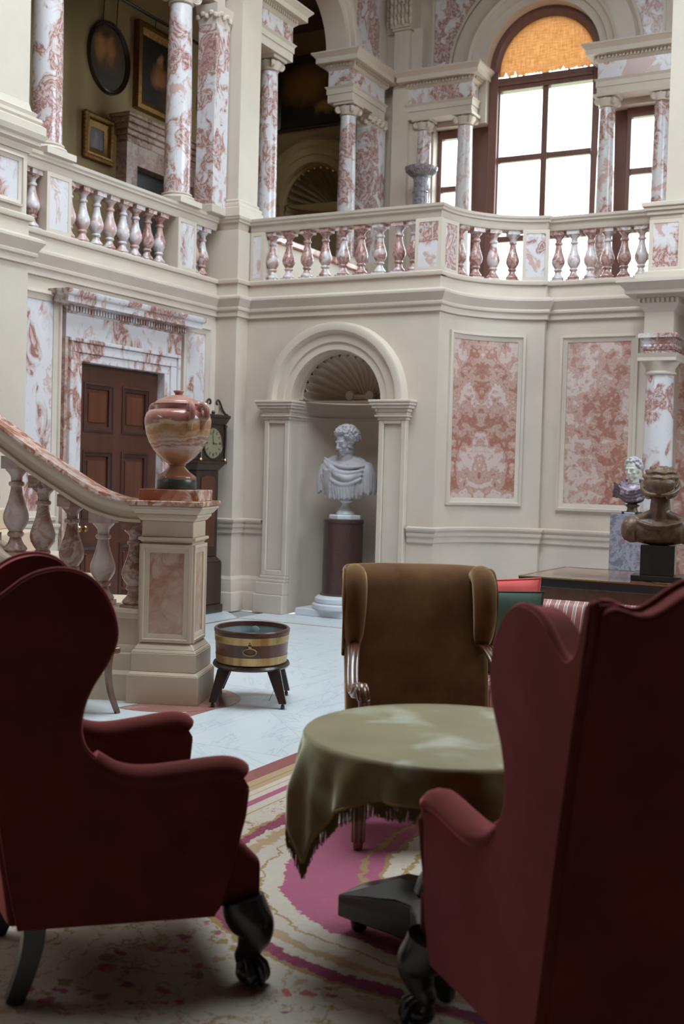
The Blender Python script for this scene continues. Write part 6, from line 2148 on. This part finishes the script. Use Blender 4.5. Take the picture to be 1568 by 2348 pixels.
def capsule(b, p, q, r0, r1, n=14):
    p, q = V(p), V(q)
    k = 8
    b.tube([p.lerp(q, i / k) for i in range(k + 1)], [r0 + (r1 - r0) * i / k for i in range(k + 1)], n)
    ico(b, p, (r0,) * 3)
    ico(b, q, (r1,) * 3)


def fuse(b, name, mat, parent, voxel, smooth=4, loc=None):
    o = b.build(name, mat, parent=parent, smooth=0, loc=loc)
    md = o.modifiers.new('remesh', 'REMESH')
    md.mode = 'VOXEL'
    md.voxel_size = voxel
    md.use_smooth_shade = True
    md = o.modifiers.new('smooth', 'SMOOTH')
    md.factor = 0.5
    md.iterations = smooth
    return o


def head(b, T, h):
    """classical head, height h, facing local +y; T places it (origin between the ears)"""
    s = h / 0.98

    def E(c, r, rx=0.0, rz=0.0):
        b.ball((0, 0, 0), r[0] * s, r[1] * s, r[2] * s, 18, mat=T @ Matrix.Translation(V(c) * s) @ Matrix.Rotation(rz, 4, 'Z') @ Matrix.Rotation(rx, 4, 'X'))
    E((0, -0.05, 0.13), (0.30, 0.39, 0.34))
    E((0, 0.10, 0.02), (0.27, 0.25, 0.36))
    E((0, 0.13, -0.18), (0.215, 0.22, 0.28))
    E((0, 0.24, -0.40), (0.105, 0.085, 0.075))
    for x_ in (-1, 1):
        E((x_ * 0.15, 0.06, -0.28), (0.09, 0.20, 0.13), 0.35)
        E((x_ * 0.11, 0.315, 0.075), (0.115, 0.055, 0.036), 0, -x_ * 0.25)      # brow
        E((x_ * 0.115, 0.285, 0.0), (0.068, 0.048, 0.036))                      # eye
        E((x_ * 0.115, 0.305, 0.024), (0.080, 0.038, 0.016), 0, -x_ * 0.2)      # lid
        E((x_ * 0.155, 0.235, -0.11), (0.085, 0.085, 0.085))                    # cheek
        E((x_ * 0.042, 0.365, -0.145), (0.036, 0.05, 0.032))                    # nostril
        E((x_ * 0.285, -0.01, -0.06), (0.035, 0.085, 0.115), -0.15)             # ear
        E((x_ * 0.305, 0.015, -0.03), (0.02, 0.05, 0.05))
    E((0, 0.325, 0.07), (0.055, 0.06, 0.06))
    for k in range(6):
        t = k / 5
        E((0, 0.345 + 0.085 * t, 0.03 - 0.15 * t), (0.036 + 0.012 * t, 0.05, 0.045))
    E((0, 0.435, -0.135), (0.045, 0.045, 0.038))
    E((0, 0.325, -0.205), (0.06, 0.05, 0.04))
    E((0, 0.345, -0.238), (0.085, 0.048, 0.022))
    E((0, 0.335, -0.285), (0.072, 0.048, 0.025))
    E((0, 0.295, -0.335), (0.06, 0.045, 0.03))


def curls(b, T, h, n, seed, test, r=(0.045, 0.07)):
    s = h / 0.98
    rnd = random.Random(seed)
    k = 0
    while k < n:
        a = rnd.uniform(0, 2 * PI)
        zz = rnd.uniform(-0.5, 1.0)
        rr = math.sqrt(max(0, 1 - zz * zz))
        x_, y_, z_ = rr * cos(a), rr * sin(a), zz
        if not test(x_, y_, z_):
            continue
        k += 1
        c = V((x_ * 0.315, -0.05 + y_ * 0.40, 0.13 + z_ * 0.36)) * s
        q = rnd.uniform(*r) * s
        b.ball((0, 0, 0), q, q * 0.8, q * 0.9, 8, mat=T @ Matrix.Translation(c))
        # each lock coils
        for j in range(5):
            t = j * 1.3
            cc = c * 1.0 + V((cos(a) * 0.02, sin(a) * 0.02, 0)) * s + V((q * 0.75 * cos(t), q * 0.75 * sin(t) * 0.6, q * 0.75 * sin(t)))
            b.ball((0, 0, 0), q * 0.42, q * 0.42, q * 0.42, 6, mat=T @ Matrix.Translation(cc))


def hair_zone(x_, y_, z_):
    if y_ > 0.62:
        return z_ > 0.46
    if y_ > 0.30:
        return z_ > 0.12
    return z_ > -0.42


def rz3(a):
    return Matrix.Rotation(a, 4, 'Z')


# --- marble bust in the niche: local +y faces the hall (towards -Y), built facing +y then turned
ped = thing('bust_pedestal', 'dark reddish brown cylindrical pedestal standing on white marble steps in the niche', 'pedestal', (NICHE_X, 10.92, 0))
MB().box(-0.42, 0.42, -0.25, 0.30, 0.0, 0.075).build('step', 'socle', parent=ped, smooth=0, bevel=0.006)
MB().lathe([(0.30, 0.075), (0.31, 0.085), (0.31, 0.125), (0.29, 0.14)], 40).build('step', 'socle', parent=ped, smooth=40)
MB().lathe([(0.275, 0.14), (0.285, 0.15), (0.285, 0.19), (0.255, 0.215), (0.235, 0.222)], 40).build('base_ring', 'socle', parent=ped, smooth=40)
MB().lathe([(0.232, 0.222), (0.235, 0.23), (0.215, 0.245), (0.212, 0.26), (0.208, 0.985), (0.215, 0.99), (0.215, 1.02), (0.21, 1.025)], 44).build('drum', 'porphyry', parent=ped, smooth=40)

bt = thing('marble_bust', 'grey-white marble bust of a curly-haired draped person in the tall niche', 'bust', (NICHE_X + 0.02, 10.92, 1.025), PI)
MB().lathe([(0.175, 0.0), (0.178, 0.006), (0.178, 0.042), (0.172, 0.048)], 8).build('slab', 'socle', parent=bt, smooth=0, bevel=0.004)
MB().lathe([(0.10, 0.048), (0.105, 0.056), (0.10, 0.066), (0.055, 0.125), (0.042, 0.145), (0.042, 0.175), (0.066, 0.188), (0.072, 0.198), (0.06, 0.21), (0.045, 0.22)], 32).build('socle', 'socle', parent=bt, smooth=40)
b = MB()
ico(b, (0, 0.01, 0.42), (0.245, 0.152, 0.20), n=24)
ico(b, (0, 0.0, 0.53), (0.27, 0.115, 0.11))
ico(b, (0.0, 0.02, 0.31), (0.145, 0.11, 0.12))
for s_ in (-1, 1):
    ico(b, (s_ * 0.245, -0.01, 0.46), (0.082, 0.095, 0.15))
    ico(b, (s_ * 0.26, -0.01, 0.37), (0.068, 0.08, 0.11))
for s_ in (-1, 1):
    ico(b, (s_ * 0.14, 0.02, 0.335), (0.12, 0.11, 0.125), n=24)
capsule(b, (0, -0.005, 0.56), (-0.0, 0.015, 0.70), 0.085, 0.075)
# trapezius
capsule(b, (0.05, -0.02, 0.63), (0.2, -0.02, 0.56), 0.05, 0.05)
capsule(b, (-0.05, -0.02, 0.63), (-0.2, -0.02, 0.56), 0.05, 0.05)


def chest(x_, z_):
    """front of the torso at height z_"""
    w_ = 0.285 if z_ > 0.42 else 0.285 - (0.42 - z_) * 0.75
    q_ = max(0.0, 1 - (x_ / w_) ** 2) ** 0.5
    d_ = 0.150 - 1.1 * max(0, z_ - 0.50) ** 1.3 - 0.25 * max(0, 0.36 - z_)
    return d_ * q_ + 0.012


# the mantle: broad soft folds hung from shoulder to shoulder, laid on the chest
for k in range(4):
    z_ = 0.600 - 0.030 * k
    sag = 0.070 + 0.030 * k
    pts = []
    for i in range(15):
        u = -1 + 2 * i / 14
        x_ = u * (0.245 - 0.004 * k)
        zz = z_ + 0.045 * (u * 0.5 + 0.5) - sag * (1 - (u + 0.15) ** 2 / 1.32)
        pts.append((x_, chest(x_, zz) + 0.004 * (k % 2), zz))
    b.tube(pts, [0.014 + (0.010 + 0.006 * (k % 2)) * sin(PI * i / 14) for i in range(15)], 8)
# thick roll crossing from the left shoulder, and the collar behind the neck
b.tube(spline([(0.215, 0.02, 0.60), (0.165, 0.085, 0.575), (0.10, 0.135, 0.52), (0.0, 0.165, 0.455), (-0.10, 0.155, 0.435), (-0.19, 0.10, 0.48), (-0.225, 0.03, 0.56)], 6), [0.030 + 0.010 * sin(PI * i / 36) for i in range(37)], 10)
b.tube(spline([(0.235, 0.03, 0.585), (0.17, 0.0, 0.63), (0.10, -0.06, 0.655), (-0.05, -0.085, 0.64), (-0.17, -0.04, 0.605), (-0.235, 0.02, 0.56)], 6), 0.034, 10)
for s_ in (-1, 1):
    ico(b, (s_ * 0.255, -0.005, 0.40), (0.078, 0.092, 0.15))
    for k in range(11):
        a = math.radians(-60 + k * 19)
        cx_, cy_ = s_ * (0.255 + 0.076 * cos(a)), -0.005 + 0.090 * sin(a)
        lo = 0.26 + 0.018 * (k % 3)
        b.tube(spline([(s_ * 0.25 + (cx_ - s_ * 0.25) * 0.5, cy_ * 0.6, 0.575), (cx_, cy_, 0.47), (cx_ + s_ * 0.006, cy_ * 1.06, 0.36), (cx_, cy_ * 1.04, lo)], 4), [0.008 + 0.0005 * i for i in range(13)], 7)
for k in range(13):
    x_ = -0.19 + 0.0317 * k
    zb = 0.205 + 0.55 * x_ * x_ + 0.014 * (k % 2)
    b.tube(spline([(x_ * 1.18 + 0.02, chest(x_ * 1.15, 0.46) - 0.004, 0.455 + 0.2 * x_), (x_ * 1.02 + 0.008, chest(x_, 0.35) + 0.012, 0.35), (x_ * 0.88 - 0.004, chest(x_ * 0.86, 0.29) + 0.016, zb)], 5), [0.013, 0.014, 0.014, 0.015, 0.015, 0.016, 0.016, 0.015, 0.014, 0.013, 0.012], 7)
# hanging end of the mantle on the left breast
for k in range(4):
    x_ = 0.105 + 0.024 * k
    b.tube(spline([(x_, chest(x_, 0.50) + 0.015, 0.52), (x_ + 0.004, chest(x_, 0.38) + 0.014, 0.38), (x_ + 0.008, chest(x_, 0.32) + 0.012, 0.215 + 0.028 * k)], 5), 0.0165, 8)
fuse(b, 'draped_torso', 'statuary', bt, 0.0065, 3)
HT = Matrix.Translation((-0.008, 0.040, 0.815)) @ rz3(math.radians(-26)) @ Matrix.Rotation(math.radians(-15), 4, 'X')
b = MB()
head(b, HT, 0.295)
capsule(b, (0, 0.0, 0.66), HT @ V((0, -0.03, -0.05)), 0.074, 0.068)
fuse(b, 'head', 'statuary', bt, 0.0055, 2)
b = MB()
curls(b, HT @ Matrix.Translation((0, -0.008, 0.006)), 0.32, 230, 21, hair_zone, (0.055, 0.08))
# sideburn locks
for s_ in (-1, 1):
    for k in range(9):
        b.ball((0, 0, 0), 0.018, 0.016, 0.019, 8, mat=HT @ Matrix.Translation((s_ * (0.075 + 0.004 * (k % 2)), 0.03 - 0.02 * (k % 3), 0.03 - 0.012 * k)))
fuse(b, 'curly_hair', 'statuary', bt, 0.0055, 1)

# --- breccia bust on the blue-grey pedestal at the right
bp = thing('bust_pedestal', 'square blue-grey marble pedestal behind the marquetry table', 'pedestal', (-2.60, 10.45, 0))
MB().box(-0.19, 0.19, -0.19, 0.19, 0, 0.10).build('base', 'bluegrey', parent=bp, smooth=0, bevel=0.008)
MB().box(-0.16, 0.16, -0.16, 0.16, 0.10, 1.215).build('shaft', 'bluegrey', parent=bp, smooth=0, bevel=0.004)
b2 = thing('marble_bust', 'small bust with pale marble head and purple breccia drapery on the blue-grey pedestal', 'bust', (-2.60, 10.43, 1.215), math.radians(172))
MB().box(-0.075, 0.075, -0.06, 0.06, 0, 0.022).build('slab', 'black_marble', parent=b2, smooth=0)
MB().box(-0.05, 0.05, 0.058, 0.0615, 0.004, 0.018).build('name_plate', 'socle', parent=b2, smooth=0)
MB().lathe([(0.05, 0.022), (0.042, 0.04), (0.04, 0.06), (0.055, 0.072), (0.06, 0.082), (0.04, 0.09), (0.036, 0.11)], 24, sx=1.1).build('socle', 'bronze', parent=b2, smooth=40)
b = MB()
ico(b, (0, 0.01, 0.20), (0.135, 0.085, 0.08))
ico(b, (0, 0.0, 0.235), (0.165, 0.075, 0.055))
for s_ in (-1, 1):
    ico(b, (s_ * 0.145, 0, 0.20), (0.045, 0.06, 0.065))
for k in range(4):
    z_ = 0.275 - 0.03 * k
    b.tube(spline([(-0.16, 0.03, z_ - 0.01), (-0.09, 0.075, z_ - 0.05), (0.0, 0.09, z_ - 0.07), (0.09, 0.08, z_ - 0.035), (0.165, 0.03, z_ + 0.0)], 5), 0.013, 7)
b.tube(spline([(0.12, 0.0, 0.28), (0.05, -0.06, 0.295), (-0.05, -0.06, 0.295), (-0.12, 0.0, 0.28)], 5), 0.022, 8)
for s_ in (-1, 1):
    for k in range(4):
        b.tube([(s_ * (0.15 + 0.01 * k), 0.04 - 0.03 * k, 0.25), (s_ * (0.165 + 0.008 * k), 0.045 - 0.033 * k, 0.145)], 0.010, 6)
fuse(b, 'draped_torso', 'purple', b2, 0.006, 2)
b = MB()
ico(b, (0, 0.005, 0.135), (0.11, 0.065, 0.045))
fuse(b, 'underside', 'black_marble', b2, 0.006, 1)
HT = Matrix.Translation((0, 0.015, 0.40)) @ rz3(math.radians(-6)) @ Matrix.Rotation(math.radians(-8), 4, 'X')
b = MB()
head(b, HT, 0.205)
capsule(b, (0, 0.0, 0.26), HT @ V((0, -0.02, -0.03)), 0.052, 0.045)
fuse(b, 'head', 'pale_head', b2, 0.0042, 2)
b = MB()
curls(b, HT, 0.205, 170, 5, hair_zone, (0.05, 0.07))
fuse(b, 'curly_hair', 'statuary', b2, 0.0045, 1)

# --- patinated bust seen from behind on the marquetry table
b3 = thing('bronze_bust', 'brown patinated bust of a person with banded hair seen from behind on the table', 'bust', (-1.772, 7.85, 0.8515), math.radians(8))
# local +y faces away from the camera
MB().box(-0.165, 0.165, -0.12, 0.12, 0, 0.035).build('plinth', 'black_marble', parent=b3, smooth=0, bevel=0.003)
MB().box(-0.11, 0.11, -0.085, 0.085, 0.035, 0.235).build('block', 'black_marble', parent=b3, smooth=0, bevel=0.003)
b = MB()
ico(b, (0, 0.01, 0.330), (0.248, 0.108, 0.098), n=32)
for s_ in (-1, 1):
    ico(b, (s_ * 0.175, 0.01, 0.335), (0.078, 0.098, 0.092), n=24)
    capsule(b, (s_ * 0.04, -0.01, 0.43), (s_ * 0.16, 0.0, 0.385), 0.046, 0.040)
capsule(b, (0, 0.0, 0.38), (0, 0.01, 0.56), 0.075, 0.062)
b.tube(spline([(-0.19, 0.02, 0.415), (-0.135, -0.06, 0.39), (-0.05, -0.10, 0.365), (0.05, -0.10, 0.365), (0.135, -0.06, 0.39), (0.19, 0.02, 0.415)], 6), 0.012, 8)
for s_ in (-1, 1):
    for k in range(6):
        x_ = 0.135 + 0.014 * k
        b.tube(spline([(s_ * x_, 0.03, 0.412), (s_ * (x_ + 0.012), -0.055, 0.385), (s_ * (x_ + 0.02 + 0.003 * k), -0.085 + 0.012 * k, 0.31), (s_ * (x_ + 0.012), -0.075 + 0.01 * k, 0.26)], 4), 0.007, 6)
fuse(b, 'shoulders', 'bronze', b3, 0.0065, 2)
HT = Matrix.Translation((0, 0.03, 0.615)) @ rz3(math.radians(0)) @ Matrix.Rotation(math.radians(-8), 4, 'X')
b = MB()
head(b, HT, 0.23)
fuse(b, 'head', 'bronze', b3, 0.005, 2)
b = MB()
# hair: full cap of swept strands above a low knot, wavy rolls and bands
ico(b, (0, 0.0, 0.655), (0.112, 0.130, 0.108), n=24)
ico(b, (0, -0.075, 0.625), (0.088, 0.075, 0.070), n=24)
for k in range(23):
    a = math.radians(-85 + k * 170 / 22)
    pts = spline([(0.045 * sin(a), -0.06, 0.715), (0.085 * sin(a), -0.075 - 0.058 * cos(a), 0.672), (0.092 * sin(a), -0.075 - 0.074 * cos(a), 0.625), (0.060 * sin(a), -0.075 - 0.060 * cos(a), 0.575)], 4)
    b.tube(pts, 0.0055, 6)
for (z_, rx_, ry_, dy, rr, tilt) in ((0.690, 0.108, 0.125, -0.005, 0.014, 0.012), (0.722, 0.092, 0.105, 0.0, 0.013, 0.008), (0.745, 0.066, 0.075, 0.012, 0.012, 0.004)):
    n_ = 44
    pts = [(rx_ * cos(2 * PI * k / n_), dy + ry_ * sin(2 * PI * k / n_), z_ + tilt * sin(2 * PI * k / n_) + 0.004 * sin(6 * 2 * PI * k / n_)) for k in range(n_)]
    b.tube(pts, [rr * (1 + 0.16 * sin(k * 1.7)) for k in range(n_)], 8, closed=True)
for s_ in (-1, 1):
    b.tube(spline([(s_ * 0.100, 0.05, 0.66), (s_ * 0.118, -0.01, 0.632), (s_ * 0.108, -0.07, 0.60), (s_ * 0.070, -0.12, 0.575), (s_ * 0.015, -0.138, 0.568)], 6), [0.019 - 0.0004 * i for i in range(25)], 8)
    b.tube(spline([(s_ * 0.095, 0.06, 0.62), (s_ * 0.106, 0.0, 0.60), (s_ * 0.088, -0.06, 0.568), (s_ * 0.05, -0.10, 0.553)], 6), 0.015, 8)
fuse(b, 'banded_hair', 'bronze', b3, 0.005, 1)

# ================================================================== OUTSIDE THE WINDOW
MB().box(-120, 120, 30, 160, -2.0, -1.5).build('lawn', 'lawn', smooth=0, kind='structure')
MB().box(-120, 120, -60, 30, -2.0, -1.5).build('terrace', 'gravel', smooth=0, kind='structure')
random.seed(9)
TREES = ((-33, 50, 12.0, 'pale tree far outside, behind the balusters left of the window mullion'), (-22.5, 54, 12.8, 'pale tree far outside, behind the balusters right of the window mullion'), (-12, 60, 13.2, 'pale tree far outside, behind the right side light'))
for k, (x_, y_, h_, lab) in enumerate(TREES):
    t = thing('tree', lab, 'tree', (x_, y_, -1.5), 0, 'trees beyond the window')
    MB().lathe([(0.45, 0), (0.3, h_ * 0.6)], 10).build('trunk', 'bark', parent=t)
    q = MB()
    for j in range(60):
        a, e = random.uniform(0, 2 * PI), random.uniform(-0.6, 1.0)
        rr = math.sqrt(1 - e * e * 0.8)
        q.ball((3.4 * rr * cos(a), 3.4 * rr * sin(a), h_ * 0.68 + h_ * 0.30 * e), random.uniform(0.8, 1.5), n=8)
    q.build('crown', 'leaf_far', parent=t, smooth=0)
